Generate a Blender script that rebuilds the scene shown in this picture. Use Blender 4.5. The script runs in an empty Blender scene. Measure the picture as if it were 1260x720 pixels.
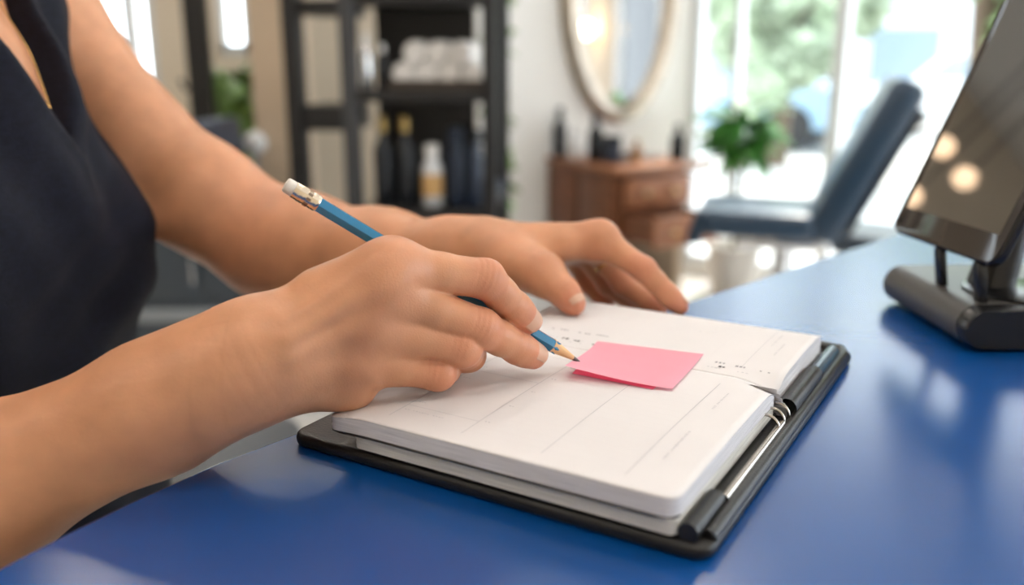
import bpy, bmesh, math, random
import numpy as np
from mathutils import Vector, Matrix

scene = bpy.context.scene
col = scene.collection
random.seed(7)

# ------------------------------------------------------------------ camera
CAM_Z = 1.15
TILT = math.radians(14.77)
F_PX = 1100.0
cam_data = bpy.data.cameras.new('camera')
cam_data.sensor_width = 36.0
cam_data.lens = F_PX / 1260.0 * 36.0
cam_data.clip_start = 0.01
cam_data.clip_end = 200.0
cam_data.dof.use_dof = True
cam_data.dof.focus_distance = 0.440
cam_data.dof.aperture_fstop = 3.9
cam = bpy.data.objects.new('camera', cam_data)
cam.location = (0, 0, CAM_Z)
cam.rotation_euler = (math.pi / 2 - TILT, 0, 0)
col.objects.link(cam)
scene.camera = cam

# ------------------------------------------------------------------ world, sun, exposure
world = bpy.data.worlds.new('sky')
scene.world = world
world.use_nodes = True
bg = world.node_tree.nodes['Background']
bg.inputs['Color'].default_value = (0.84, 0.93, 1.0, 1)
bg.inputs['Strength'].default_value = 3.4
sun_data = bpy.data.lights.new('sun', 'SUN')
sun_data.energy = 4.0
sun_data.angle = math.radians(3)
sun_data.color = (1.0, 0.93, 0.82)
sun = bpy.data.objects.new('sun', sun_data)
sun.rotation_euler = (math.radians(38), 0, math.radians(150))
col.objects.link(sun)
scene.view_settings.view_transform = 'Standard'
scene.view_settings.look = 'None'
scene.view_settings.gamma = 1.0
scene.view_settings.use_curve_mapping = False
scene.view_settings.exposure = 0.86

# ------------------------------------------------------------------ helpers
CF = np.array([0, math.cos(TILT), -math.sin(TILT)])
CU = np.array([0, math.sin(TILT), math.cos(TILT)])
CR = np.array([1.0, 0, 0])
C0 = np.array([0, 0, CAM_Z])


def at(px, py, d):
    """World point seen at a photo pixel, d metres deep along the view axis."""
    return C0 + d * (CF + CR * (px - 630) / F_PX + CU * (360 - py) / F_PX)


def on_z(px, py, z):
    r = CF + CR * (px - 630) / F_PX + CU * (360 - py) / F_PX
    return C0 + r * ((z - CAM_Z) / r[2])


def tag(o, label=None, cat=None, group=None, kind=None):
    if label: o['label'] = label
    if cat: o['category'] = cat
    if group: o['group'] = group
    if kind: o['kind'] = kind
    return o


def empty(name, loc=(0, 0, 0), rz=0.0, rot=None):
    o = bpy.data.objects.new(name, None)
    o.empty_display_size = 0.05
    o.location = loc
    o.rotation_euler = rot if rot else (0, 0, rz)
    col.objects.link(o)
    return o


def link(name, me, mat, parent=None, loc=None, rot=None):
    o = bpy.data.objects.new(name, me)
    if mat is not None and len(me.materials) == 0:
        me.materials.append(mat)
    if parent is not None:
        o.parent = parent
    if loc is not None: o.location = loc
    if rot is not None: o.rotation_euler = rot
    col.objects.link(o)
    return o


def copy_tree(o, parent=None):
    c = o.copy()
    col.objects.link(c)
    c.parent = parent
    for ch in list(o.children):
        copy_tree(ch, c)
    return c


class MB:
    """Collects shapes; build() links them as one mesh object."""
    def __init__(self):
        self.v = []; self.f = []

    def add(self, vs, fs):
        n = len(self.v)
        self.v += [tuple(float(c) for c in p) for p in vs]
        self.f += [tuple(i + n for i in f) for f in fs]
        return self

    def box(self, c, s, bev=0.0, M=None, seg=2):
        bm = bmesh.new()
        bmesh.ops.create_cube(bm, size=1.0)
        for v in bm.verts:
            v.co = Vector((v.co.x * s[0], v.co.y * s[1], v.co.z * s[2]))
        if bev > 0:
            bmesh.ops.bevel(bm, geom=list(bm.edges), offset=bev, segments=seg, profile=0.5, affect='EDGES')
        bmesh.ops.translate(bm, vec=Vector(c), verts=bm.verts)
        if M is not None:
            bmesh.ops.transform(bm, matrix=M, verts=bm.verts)
        bm.verts.index_update()
        self.add([v.co for v in bm.verts], [[v.index for v in f.verts] for f in bm.faces])
        bm.free()
        return self

    def tube(self, pts, r, n=12, cap=True, up=None):
        pts = [Vector(p) for p in pts]
        rs = r if isinstance(r, (list, tuple)) else [r] * len(pts)
        rings = []
        prev = None
        for i, p in enumerate(pts):
            if i == 0: t = pts[1] - pts[0]
            elif i == len(pts) - 1: t = pts[-1] - pts[-2]
            else: t = (pts[i + 1] - pts[i - 1])
            t.normalize()
            if prev is None:
                ref = Vector(up) if up else (Vector((0, 0, 1)) if abs(t.z) < 0.9 else Vector((1, 0, 0)))
                a = ref.cross(t).normalized()
            else:
                a = (prev - t * prev.dot(t)).normalized()
            prev = a
            b = t.cross(a)
            rings.append([p + (a * math.cos(2 * math.pi * k / n) + b * math.sin(2 * math.pi * k / n)) * rs[i] for k in range(n)])
        vs = [v for ring in rings for v in ring]
        fs = []
        for i in range(len(rings) - 1):
            for k in range(n):
                k2 = (k + 1) % n
                fs.append((i * n + k, i * n + k2, (i + 1) * n + k2, (i + 1) * n + k))
        if cap:
            fs.append(tuple(range(n))[::-1])
            fs.append(tuple((len(rings) - 1) * n + k for k in range(n)))
        return self.add(vs, fs)

    def lathe(self, prof, n=24, c=(0, 0, 0), M=None, cap=True):
        vs = []; fs = []
        for (r, z) in prof:
            for k in range(n):
                a = 2 * math.pi * k / n
                p = Vector((c[0] + r * math.cos(a), c[1] + r * math.sin(a), c[2] + z))
                vs.append(M @ p if M is not None else p)
        for i in range(len(prof) - 1):
            for k in range(n):
                k2 = (k + 1) % n
                fs.append((i * n + k, i * n + k2, (i + 1) * n + k2, (i + 1) * n + k))
        if cap:
            fs.append(tuple(range(n))[::-1])
            fs.append(tuple((len(prof) - 1) * n + k for k in range(n)))
        return self.add(vs, fs)

    def prism(self, outline, z0, z1, bev=0.0, M=None):
        bm = bmesh.new()
        vs = [bm.verts.new((p[0], p[1], z0)) for p in outline]
        f = bm.faces.new(vs)
        if f.normal.z > 0: f.normal_flip()
        r = bmesh.ops.extrude_face_region(bm, geom=[f])
        nv = [g for g in r['geom'] if isinstance(g, bmesh.types.BMVert)]
        bmesh.ops.translate(bm, vec=(0, 0, z1 - z0), verts=nv)
        bmesh.ops.recalc_face_normals(bm, faces=bm.faces)
        if bev > 0:
            ed = [e for e in bm.edges if abs(e.verts[0].co.z - e.verts[1].co.z) < 1e-7]
            bmesh.ops.bevel(bm, geom=ed, offset=bev, segments=3, profile=0.5, affect='EDGES')
        if M is not None:
            bmesh.ops.transform(bm, matrix=M, verts=bm.verts)
        bm.verts.index_update()
        self.add([v.co for v in bm.verts], [[v.index for v in f.verts] for f in bm.faces])
        bm.free()
        return self

    def grid(self, fn, nu, nv):
        vs = [fn(i / nu, j / nv) for i in range(nu + 1) for j in range(nv + 1)]
        fs = [(i * (nv + 1) + j, (i + 1) * (nv + 1) + j, (i + 1) * (nv + 1) + j + 1, i * (nv + 1) + j + 1)
              for i in range(nu) for j in range(nv)]
        return self.add(vs, fs)

    def ball(self, c, r, n=12, m=8, M=None):
        prof = []
        vs = []; fs = []
        rr = r if isinstance(r, (tuple, list)) else (r, r, r)
        for i in range(m + 1):
            th = math.pi * i / m
            for k in range(n):
                a = 2 * math.pi * k / n
                p = Vector((c[0] + rr[0] * math.sin(th) * math.cos(a), c[1] + rr[1] * math.sin(th) * math.sin(a), c[2] + rr[2] * math.cos(th)))
                vs.append(M @ p if M is not None else p)
        for i in range(m):
            for k in range(n):
                k2 = (k + 1) % n
                fs.append((i * n + k, (i + 1) * n + k, (i + 1) * n + k2, i * n + k2))
        return self.add(vs, fs)

    def mesh(self, name, smooth=True, angle=40):
        me = bpy.data.meshes.new(name)
        me.from_pydata(self.v, [], self.f)
        me.validate(clean_customdata=False)
        if smooth:
            me.polygons.foreach_set('use_smooth', [True] * len(me.polygons))
            try:
                me.set_sharp_from_angle(angle=math.radians(angle))
            except Exception:
                pass
        me.update()
        return me

    def build(self, name, mat, parent=None, loc=None, rot=None, smooth=True, angle=40):
        return link(name, self.mesh(name, smooth, angle), mat, parent, loc, rot)


def rrect(x0, x1, y0, y1, r, n=6):
    pts = []
    for cx, cy, a0 in ((x1 - r, y1 - r, 0), (x0 + r, y1 - r, 90), (x0 + r, y0 + r, 180), (x1 - r, y0 + r, 270)):
        for k in range(n + 1):
            a = math.radians(a0 + 90 * k / n)
            pts.append((cx + r * math.cos(a), cy + r * math.sin(a)))
    return pts


def mat(name, color, rough=0.5, metal=0.0, noise=0.0, nscale=20.0, bump=0.0, bscale=200.0, coat=0.0, sss=0.0,
        trans=0.0, emit=0.0, spec=0.5, ior=1.45, stretch=None, alpha=1.0, color2=None, distort=0.0, coat_rough=0.05):
    m = bpy.data.materials.new(name)
    m.use_nodes = True
    nt = m.node_tree
    p = nt.nodes['Principled BSDF']
    p.inputs['Base Color'].default_value = (*color, 1)
    p.inputs['Roughness'].default_value = rough
    p.inputs['Metallic'].default_value = metal
    p.inputs['Specular IOR Level'].default_value = spec
    p.inputs['IOR'].default_value = ior
    p.inputs['Coat Weight'].default_value = coat
    p.inputs['Coat Roughness'].default_value = coat_rough
    p.inputs['Transmission Weight'].default_value = trans
    p.inputs['Alpha'].default_value = alpha
    if sss > 0:
        p.inputs['Subsurface Weight'].default_value = sss
        p.inputs['Subsurface Radius'].default_value = (1.0, 0.36, 0.2)
        p.inputs['Subsurface Scale'].default_value = 0.004
    if emit > 0:
        p.inputs['Emission Color'].default_value = (*color, 1)
        p.inputs['Emission Strength'].default_value = emit
    tc = None
    if noise > 0 or bump > 0 or color2:
        tc = nt.nodes.new('ShaderNodeTexCoord')
        vec = tc.outputs['Object']
        if stretch:
            mp = nt.nodes.new('ShaderNodeMapping')
            mp.inputs['Scale'].default_value = stretch
            nt.links.new(vec, mp.inputs['Vector'])
            vec = mp.outputs['Vector']
    if noise > 0 or color2:
        nz = nt.nodes.new('ShaderNodeTexNoise')
        nz.inputs['Scale'].default_value = nscale
        nz.inputs['Detail'].default_value = 5
        nz.inputs['Distortion'].default_value = distort
        nt.links.new(vec, nz.inputs['Vector'])
        rp = nt.nodes.new('ShaderNodeValToRGB')
        c2 = color2 if color2 else tuple(max(0, c * (1 - noise)) for c in color)
        c1 = color if color2 else tuple(min(1, c * (1 + noise * 0.6)) for c in color)
        rp.color_ramp.elements[0].position = 0.32
        rp.color_ramp.elements[1].position = 0.68
        rp.color_ramp.elements[0].color = (*c2, 1)
        rp.color_ramp.elements[1].color = (*c1, 1)
        nt.links.new(nz.outputs['Fac'], rp.inputs['Fac'])
        nt.links.new(rp.outputs['Color'], p.inputs['Base Color'])
    if bump > 0:
        nb = nt.nodes.new('ShaderNodeTexNoise')
        nb.inputs['Scale'].default_value = bscale
        nb.inputs['Detail'].default_value = 4
        nt.links.new(vec, nb.inputs['Vector'])
        bp = nt.nodes.new('ShaderNodeBump')
        bp.inputs['Strength'].default_value = bump
        bp.inputs['Distance'].default_value = 0.001
        nt.links.new(nb.outputs['Fac'], bp.inputs['Height'])
        nt.links.new(bp.outputs['Normal'], p.inputs['Normal'])
    return m


# ------------------------------------------------------------------ sculpting: signed distances -> one continuous mesh
def smin(a, b, k):
    h = np.maximum(k - np.abs(a - b), 0.0) / k
    return np.minimum(a, b) - h * h * k * 0.25


def smax(a, b, k):
    return -smin(-a, -b, k)


class Cone:
    """Tapered capsule, optionally flattened along an axis n by the factor s (<1 thinner)."""
    def __init__(self, a, b, ra, rb, n=None, s=1.0):
        self.a = np.asarray(a, float); self.b = np.asarray(b, float)
        self.ra = ra; self.rb = rb; self.s = s
        self.ba = self.b - self.a
        self.l2 = max(float(self.ba @ self.ba), 1e-12)
        if n is not None:
            n = np.asarray(n, float)
            self.n = n / np.linalg.norm(n)
        else:
            self.n = None

    def __call__(self, P):
        pa = P - self.a
        t = np.clip((pa @ self.ba) / self.l2, 0, 1)
        q = pa - t[:, None] * self.ba
        if self.n is not None:
            c = q @ self.n
            l = np.sqrt(np.maximum(np.einsum('ij,ij->i', q, q) + c * c * (1 / self.s ** 2 - 1), 0))
            r = self.ra + (self.rb - self.ra) * t
            return (l - r) * self.s if self.s < 1 else l - r
        return np.sqrt(np.einsum('ij,ij->i', q, q)) - (self.ra + (self.rb - self.ra) * t)


BIG = 1.0


def chain_field(prims, k):
    """Smooth union of primitives; far ones are skipped."""
    cen = np.array([(p.a + p.b) / 2 for p in prims])
    rad = np.array([np.linalg.norm(p.b - p.a) / 2 + max(p.ra, p.rb) for p in prims])

    def fn(P, c=None, R=None):
        d = None
        for i, p in enumerate(prims):
            if c is not None and np.linalg.norm(c - cen[i]) > rad[i] + R * 2 + 0.04:
                continue
            v = p(P)
            d = v if d is None else smin(d, v, k)
        if d is None:
            d = np.full(len(P), BIG)
        return d
    return fn


def surface_nets(xs, ys, zs, fn, B=16):
    xs = np.asarray(xs); ys = np.asarray(ys); zs = np.asarray(zs)
    nx, ny, nz = len(xs), len(ys), len(zs)
    D = np.ones((nx, ny, nz), np.float32)
    for i in range(0, nx, B):
        for j in range(0, ny, B):
            X = xs[i:i + B]; Y = ys[j:j + B]
            # centres of the whole column of blocks at once
            ks = list(range(0, nz, B))
            cs = np.array([[(X[0] + X[-1]) / 2, (Y[0] + Y[-1]) / 2, (zs[k] + zs[min(k + B, nz) - 1]) / 2] for k in ks])
            dc = fn(cs, None, None)
            for k, c, d0 in zip(ks, cs, dc):
                Z = zs[k:k + B]
                R = 0.5 * math.sqrt((X[-1] - X[0]) ** 2 + (Y[-1] - Y[0]) ** 2 + (Z[-1] - Z[0]) ** 2)
                if abs(d0) > R * 1.5 + 0.012:
                    D[i:i + B, j:j + B, k:k + B] = 1.0 if d0 > 0 else -1.0
                    continue
                P = np.empty((len(X), len(Y), len(Z), 3))
                P[..., 0] = X[:, None, None]; P[..., 1] = Y[None, :, None]; P[..., 2] = Z[None, None, :]
                D[i:i + B, j:j + B, k:k + B] = fn(P.reshape(-1, 3), c, R).reshape(len(X), len(Y), len(Z))
    S = D < 0
    cnt = np.zeros((nx - 1, ny - 1, nz - 1), np.int8)
    for a in (0, 1):
        for b in (0, 1):
            for c in (0, 1):
                cnt += S[a:nx - 1 + a, b:ny - 1 + b, c:nz - 1 + c]
    I, J, K = np.nonzero((cnt > 0) & (cnt < 8))
    del cnt
    N = len(I)
    acc = np.zeros((N, 3)); num = np.zeros(N)
    corner = {}
    for a in (0, 1):
        for b in (0, 1):
            for c in (0, 1):
                corner[a, b, c] = D[I + a, J + b, K + c].astype(np.float64)
    axes = [xs, ys, zs]
    for ax in range(3):
        for u in (0, 1):
            for w in (0, 1):
                o = [0, 0, 0]; e = [0, 0, 0]
                oth = [q for q in range(3) if q != ax]
                o[oth[0]] = e[oth[0]] = u
                o[oth[1]] = e[oth[1]] = w
                e[ax] = 1
                d0 = corner[tuple(o)]; d1 = corner[tuple(e)]
                m = (d0 < 0) != (d1 < 0)
                t = np.where(m, d0 / np.where(m, d0 - d1, 1), 0)
                idx = [I, J, K]
                for q in range(3):
                    base = axes[q][idx[q] + o[q]]
                    if q == ax:
                        base = base + t * (axes[q][idx[q] + 1] - axes[q][idx[q]])
                    acc[:, q] += np.where(m, base, 0)
                num += m
    verts = acc / num[:, None]
    vid = np.full((nx - 1, ny - 1, nz - 1), -1, np.int32)
    vid[I, J, K] = np.arange(N, dtype=np.int32)
    quads = []
    for ax in range(3):
        sl0 = [slice(1, -1)] * 3; sl1 = [slice(1, -1)] * 3
        sl0[ax] = slice(0, -1); sl1[ax] = slice(1, None)
        s0 = S[tuple(sl0)]; s1 = S[tuple(sl1)]
        E = np.nonzero(s0 != s1)
        neg = s0[E]
        g = [E[q] + (0 if q == ax else 1) for q in range(3)]
        u = (ax + 1) % 3; w = (ax + 2) % 3

        def cell(du, dw):
            h = [g[0].copy(), g[1].copy(), g[2].copy()]
            h[u] = h[u] - du; h[w] = h[w] - dw
            return vid[h[0], h[1], h[2]]
        q = np.stack([cell(1, 1), cell(0, 1), cell(0, 0), cell(1, 0)], 1)
        q[~neg] = q[~neg][:, ::-1]
        quads.append(q)
    quads = np.concatenate(quads)
    quads = quads[(quads >= 0).all(1)]
    return verts, quads


def relax(v, q, it=2, lam=0.5):
    n = len(v)
    e = np.concatenate([q[:, [0, 1]], q[:, [1, 2]], q[:, [2, 3]], q[:, [3, 0]]])
    deg = np.bincount(e[:, 0], minlength=n) + np.bincount(e[:, 1], minlength=n)
    deg = np.maximum(deg, 1)
    for s in range(it * 2):
        l = lam if s % 2 == 0 else -lam * 1.03
        out = np.empty_like(v)
        for c in range(3):
            out[:, c] = np.bincount(e[:, 0], v[e[:, 1], c], n) + np.bincount(e[:, 1], v[e[:, 0], c], n)
        v = v + l * (out / deg[:, None] - v)
    return v


def np_mesh(name, v, q):
    me = bpy.data.meshes.new(name)
    me.vertices.add(len(v)); me.vertices.foreach_set('co', v.astype(np.float32).ravel())
    me.loops.add(q.size); me.loops.foreach_set('vertex_index', q.astype(np.int32).ravel())
    me.polygons.add(len(q))
    me.polygons.foreach_set('loop_start', np.arange(0, q.size, 4, dtype=np.int32))
    me.polygons.foreach_set('use_smooth', np.ones(len(q), bool))
    me.update(calc_edges=True)
    return me


def spacing(lo, hi, zones, coarse):
    """Grid coordinates: each zone (a, b, step) is fine, the rest coarse."""
    out = [lo]
    while out[-1] < hi:
        x = out[-1]
        st = coarse
        for a, b, s in zones:
            if a <= x <= b: st = min(st, s)
            elif x < a: st = min(st, max(s, (a - x) * 0.25))
            elif x > b: st = min(st, max(s, (x - b) * 0.25 + s))
        out.append(x + st)
    return np.array(out)

# ------------------------------------------------------------------ room
def gx(px, y, z=1.0):
    """World x that is seen at photo column px for a point at distance y and height z."""
    return (px - 630) / F_PX * (y * math.cos(TILT) + (CAM_Z - z) * math.sin(TILT))


def gz(py, y):
    """World z that is seen at photo row py at distance y."""
    return CAM_Z - y * math.tan(TILT + math.atan((py - 360) / F_PX))


def P2(x, y):
    return Vector((x, y, 0))


def slab(m, p0, p1, z0, z1, t, side=1):
    """Upright slab whose face runs p0->p1; its thickness goes to the side away from the room."""
    d = (p1 - p0); L = d.length; d.normalize()
    n = Vector((-d.y, d.x, 0)) * side
    c = (p0 + p1) / 2 + n * t / 2
    M = Matrix.Translation((c.x, c.y, (z0 + z1) / 2)) @ Matrix.Rotation(math.atan2(d.y, d.x), 4, 'Z')
    m.box((0, 0, 0), (L, t, z1 - z0), 0, M)
    return m


CEIL = 2.75
M_white = mat('white_plaster', (.86, .845, .82), rough=.8, bump=.1, bscale=60)
M_beige = mat('beige_plaster', (.62, .49, .36), rough=.8, noise=.05, nscale=3)
M_cream = mat('cream_plaster', (.74, .65, .53), rough=.8)
M_ceil = mat('ceiling_paint', (.78, .77, .75), rough=.9)
M_floor = mat('polished_floor', (.66, .64, .62), rough=.14, noise=.08, nscale=2.2, spec=.6)
M_frame = mat('window_frame', (.70, .72, .74), rough=.4)
M_black = mat('black_satin', (.012, .012, .013), rough=.4)
M_glass = bpy.data.materials.new('clear_glass'); M_glass.use_nodes = True
nt = M_glass.node_tree; nt.nodes.remove(nt.nodes['Principled BSDF'])
tb = nt.nodes.new('ShaderNodeBsdfTransparent'); gl = nt.nodes.new('ShaderNodeBsdfGlossy'); gl.inputs['Roughness'].default_value = .02
fr = nt.nodes.new('ShaderNodeFresnel'); fr.inputs['IOR'].default_value = 1.18
mx = nt.nodes.new('ShaderNodeMixShader')
nt.links.new(fr.outputs[0], mx.inputs[0]); nt.links.new(tb.outputs[0], mx.inputs[1]); nt.links.new(gl.outputs[0], mx.inputs[2])
nt.links.new(mx.outputs[0], nt.nodes['Material Output'].inputs['Surface'])

# plan of the far corner: the mirror wall runs away to the right and meets the shop window
PHI = math.radians(30)
U = Vector((math.cos(PHI), math.sin(PHI), 0)); Nw = Vector((U.y, -U.x, 0))
yB = 3.9
CB = P2(gx(757, yB, .5), yB)                      # front corner of the console
CA = CB - Nw * .555                               # its corner at the wall


def wall_at(px, z=1.3):
    lo, hi = -3.0, 6.0
    for _ in range(50):
        s = (lo + hi) / 2; p = CA + U * s
        d = p.y * math.cos(TILT) + (CAM_Z - z) * math.sin(TILT)
        if 630 + F_PX * p.x / d < px: lo = s
        else: hi = s
    return s


sC = wall_at(850)
CE = CA + U * sC                                  # corner
WV = Vector((.8, -.6, 0))                         # shop window direction
WN = Vector((-.6, -.8, 0))                        # into the room


def win(t): return CE + WV * t


def st_(o): return tag(o, kind='structure')


st_(MB().box((.6, 2.2, -.05), (10.5, 9.6, .1)).build('floor', M_floor, smooth=False))
ce_pts = [(-4.6, -1.6), (5.6, -1.6), tuple(win(6.0)[:2]), tuple(win(0)[:2]), tuple((CA + U * -1.05)[:2]), (-4.6, 5.6)]
st_(MB().prism(ce_pts, CEIL, CEIL + .1).build('ceiling', M_ceil, smooth=False))
s0 = wall_at(600)
st_(slab(MB(), CA + U * (s0 - .05), CE, 0, CEIL, .12).build('wall_mirror', M_white, smooth=False))
# window wall: low sill, head, panes between slim frames; a cream pier with a lamp further on
PT0, PT1, WEND = 1.88, 3.00, 6.0
wl = MB()
slab(wl, win(0), win(PT0), CEIL - .18, CEIL, .14)
slab(wl, win(PT1), win(WEND), CEIL - .18, CEIL, .14)
slab(wl, win(0), win(PT0), 0, .06, .14)
slab(wl, win(PT1), win(WEND), 0, .06, .14)
st_(wl.build('wall_window', M_white, smooth=False))
st_(slab(MB(), win(PT0), win(PT1), 0, CEIL, .16).build('wall_pier', M_cream, smooth=False))


def t_at(px, z=1.2):
    lo, hi = 0, 5
    for _ in range(50):
        t = (lo + hi) / 2; p = win(t)
        d = p.y * math.cos(TILT) + (CAM_Z - z) * math.sin(TILT)
        if 630 + F_PX * p.x / d < px: lo = t
        else: hi = t
    return t


def window(name, p_of, t0, t1, z0, z1, bars, wbar, side=1):
    w = empty(name, tuple((p_of(t0) + p_of(t1)) / 2)); st_(w)
    off = -w.location
    off.z = 0
    mv = lambda t: p_of(t) + off
    for t, ww in [(t0 + wbar / 2, wbar)] + bars + [(t1 - wbar / 2, wbar)]:
        slab(MB(), mv(t - ww / 2), mv(t + ww / 2), z0, z1, .07, side).build('window_post', M_frame, w, smooth=False)
    for za, zb in ((z0, z0 + .05), (z1 - .05, z1)):
        slab(MB(), mv(t0), mv(t1), za, zb, .07, side).build('window_rail', M_frame, w, smooth=False)
    edges = [t0] + [b[0] for b in bars] + [t1]
    for a, b in zip(edges[:-1], edges[1:]):
        d = (mv(b) - mv(a)).normalized(); n = Vector((-d.y, d.x, 0)) * side * .03
        slab(MB(), mv(a + .01) + n, mv(b - .01) + n, z0 + .03, z1 - .03, .006, side).build('pane', M_glass, w, smooth=False)
    return w


window('window_1', win, .0, PT0, .06, CEIL - .18, [(t_at(905), .03), (t_at(1033), .06)], .05)
window('window_2', win, PT1, WEND, .06, CEIL - .18, [(4.0, .06), (5.0, .06)], .05)

# back wall behind the shelf and on the left, with two tall openings
yL = 4.35
LB = lambda px: P2(gx(px, yL), yL)
lw = MB()
xs_l = [(-420, 96), (198, 274), (312, 640)]
for a, b in xs_l:
    slab(lw, LB(a), LB(b), 0, CEIL, .12)
slab(lw, LB(96), LB(198), 0, .35, .12); slab(lw, LB(274), LB(312), 0, gz(68, yL), .12)
slab(lw, LB(96), LB(198), CEIL - .2, CEIL, .12); slab(lw, LB(274), LB(312), CEIL - .2, CEIL, .12)
st_(lw.build('wall_back', M_cream, smooth=False))
window('window_3', lambda t: P2(t, yL), LB(96).x, LB(198).x, .35, CEIL - .2, [(gx(166, yL), .05)], .04)
window('window_4', lambda t: P2(t, yL), LB(274).x, LB(312).x, gz(68, yL), CEIL - .2, [], .03)
st_(MB().box(((gx(311, 3.75) + gx(371, 3.75)) / 2, 3.85, CEIL / 2), (gx(371, 3.75) - gx(311, 3.75), .2, CEIL), .004).build('wall_pillar', M_beige, smooth=False))
st_(slab(MB(), P2(-4.6, yL), P2(-4.6, -1.6), 0, CEIL, .1, -1).build('wall_left', M_cream, smooth=False))
st_(slab(MB(), P2(-4.6, -1.6), P2(5.6, -1.6), 0, CEIL, .1, -1).build('wall_rear', M_cream, smooth=False))

# ------------------------------------------------------------------ counter
TOP_Z = 0.966
M_blue = mat('blue_counter', (.0010, .060, .255), rough=.25, noise=.10, nscale=6, bump=.03, bscale=260, spec=.9)
M_blackedge = mat('black_edge', (.010, .010, .012), rough=.4)
edge = [on_z(px, py, TOP_Z)[:2] for px, py in [(1092, 292), (848, 372), (600, 452), (470, 495), (365, 533), (270, 569), (165, 616), (85, 655), (0, 699)]]
edge[0] = edge[1] + (edge[0] - edge[1]) * 3.2
last = edge[-1] - edge[-2]
edge.append(edge[-1] + last * 1.6 + np.array([0, -.02]))
edge.append(edge[-1] + last * 1.5 + np.array([.02, -.10]))
outline = [tuple(p) for p in edge] + [(edge[-1][0] + .10, -.05), (.45, -.05), (1.25, .75), (edge[0][0] + .55, edge[0][1] - .35)]
counter = empty('reception_counter', (float(edge[3][0]) + .3, float(edge[3][1]) - .1, 0))
cx, cy = counter.location.x, counter.location.y
loc_out = [(p[0] - cx, p[1] - cy) for p in outline]
MB().prism(loc_out, TOP_Z - .004, TOP_Z, bev=.0012).build('countertop', M_blue, counter, smooth=False)
MB().prism(loc_out, TOP_Z - .032, TOP_Z - .0042).build('edge_band', M_blackedge, counter, smooth=False)
cen = np.mean(np.array(loc_out), 0)
inner = [tuple(cen + (np.array(p) - cen) * .86) for p in loc_out]
MB().prism(inner, 0.0, TOP_Z - .0325).build('cabinet_body', mat('charcoal_panel', (.03, .034, .045), rough=.5), counter, smooth=False)
tag(counter, 'glossy blue topped reception counter with thin black edge', 'counter')

# ------------------------------------------------------------------ planner
PB = on_z(400, 505, 0.990)
PANG = math.radians(-30.8)
planner = empty('planner', (float(PB[0]), float(PB[1]), TOP_Z), PANG)
tag(planner, 'open planner in a black ring-binder cover lying on the blue counter', 'planner')
M_cover = mat('black_cover', (.012, .011, .011), rough=.38, bump=.25, bscale=900, spec=.5)
M_paper = mat('page_paper', (.715, .690, .700), rough=.75, noise=.02, nscale=30, sss=0)
M_edges = mat('page_edges', (.74, .72, .74), rough=.8, noise=.30, nscale=60, stretch=(.6, .6, 90))
M_edges2 = mat('page_edges_grey', (.68, .66, .62), rough=.8, noise=.35, nscale=60, stretch=(.6, .6, 90))
M_print = mat('grey_print', (.50, .49, .52), rough=.8)
M_print2 = mat('dark_print', (.06, .055, .06), rough=.8)
M_steel = mat('steel', (.55, .50, .44), rough=.25, metal=1.0)
M_clear = mat('clear_sleeve', (.9, .9, .9), rough=.1, alpha=.18)

W_, H_, SP = .1735, .2500, .1420


def dip(b):
    return -.0052 * math.exp(-((b - SP) / .010) ** 2)


def page_z(a, b):
    """Height of the top page above the counter."""
    z = .0240 + .0010 * math.sin(math.pi * min(1, max(0, b / SP))) + dip(b) * max(0, min(1, (a - .152) / .020)) ** 1.5
    if b > SP:
        z += .0012 * math.sin(math.pi * (b - SP) / (H_ - SP)) - .004 * max(0, (b - .225) / .025) ** 2
    z -= .0035 * max(0, 1 - (a / .028)) ** 2 * 1.0
    return z


# cover board with rolled rim
cov = empty('cover', (0, 0, 0)); cov.parent = planner
cov_o = rrect(-.0260, .1865, .0010, .2760, .009)
MB().prism(cov_o, .0002, .0066, bev=.0024).build('cover_board', M_cover, cov)
rim = [(.1830, .010, .0066), (.1830, .100, .0066), (.1830, .262, .0066), (.1795, .2715, .0066), (.168, .2730, .0066), (.010, .2730, .0066)]
MB().tube(rim, .0034, 10).build('rolled_rim', M_cover, cov)
MB().box((.165, SP + .004, .0066), (.016, .052, .0032), .0008).build('pocket_flap', M_cover, cov)
tubep = [(.1775, b, .0110) for b in np.linspace(.146, .205, 8)]
lp = MB()
for i in range(8):
    pass
lp.tube(tubep, .0052, 14, cap=False).build('pen_loop', M_cover, cov)
MB().tube([(.1770, .0035, .0100), (.1770, .036, .0100)], .0042, 12).build('spine_rod', M_cover, cov)
MB().tube([(.1800, .038, .0098), (.1800, .128, .0098)], .0018, 10).build('spine_rail', M_steel, cov)
MB().tube([(.1775, .205, .0105), (.1775, .256, .0095)], .0042, 12).build('pen_end', mat('pen_blue_grey', (.05, .09, .13), rough=.25), cov)
for b in (.120, .130, .139):
    MB().tube([(.1745 + .0060 * math.cos(t), b, .010 + .0060 * math.sin(t)) for t in np.linspace(-.6, math.pi + .6, 14)], .0008, 8).build('binder_ring', M_steel, cov)
# clear pocket sheet between the blocks and the cover
MB().grid(lambda u, v: (.006 + u * .165, .0015 + v * .135, .0078 + .0012 * math.sin(3 * u)), 16, 6).build('clear_sleeve', M_clear, planner)


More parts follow.
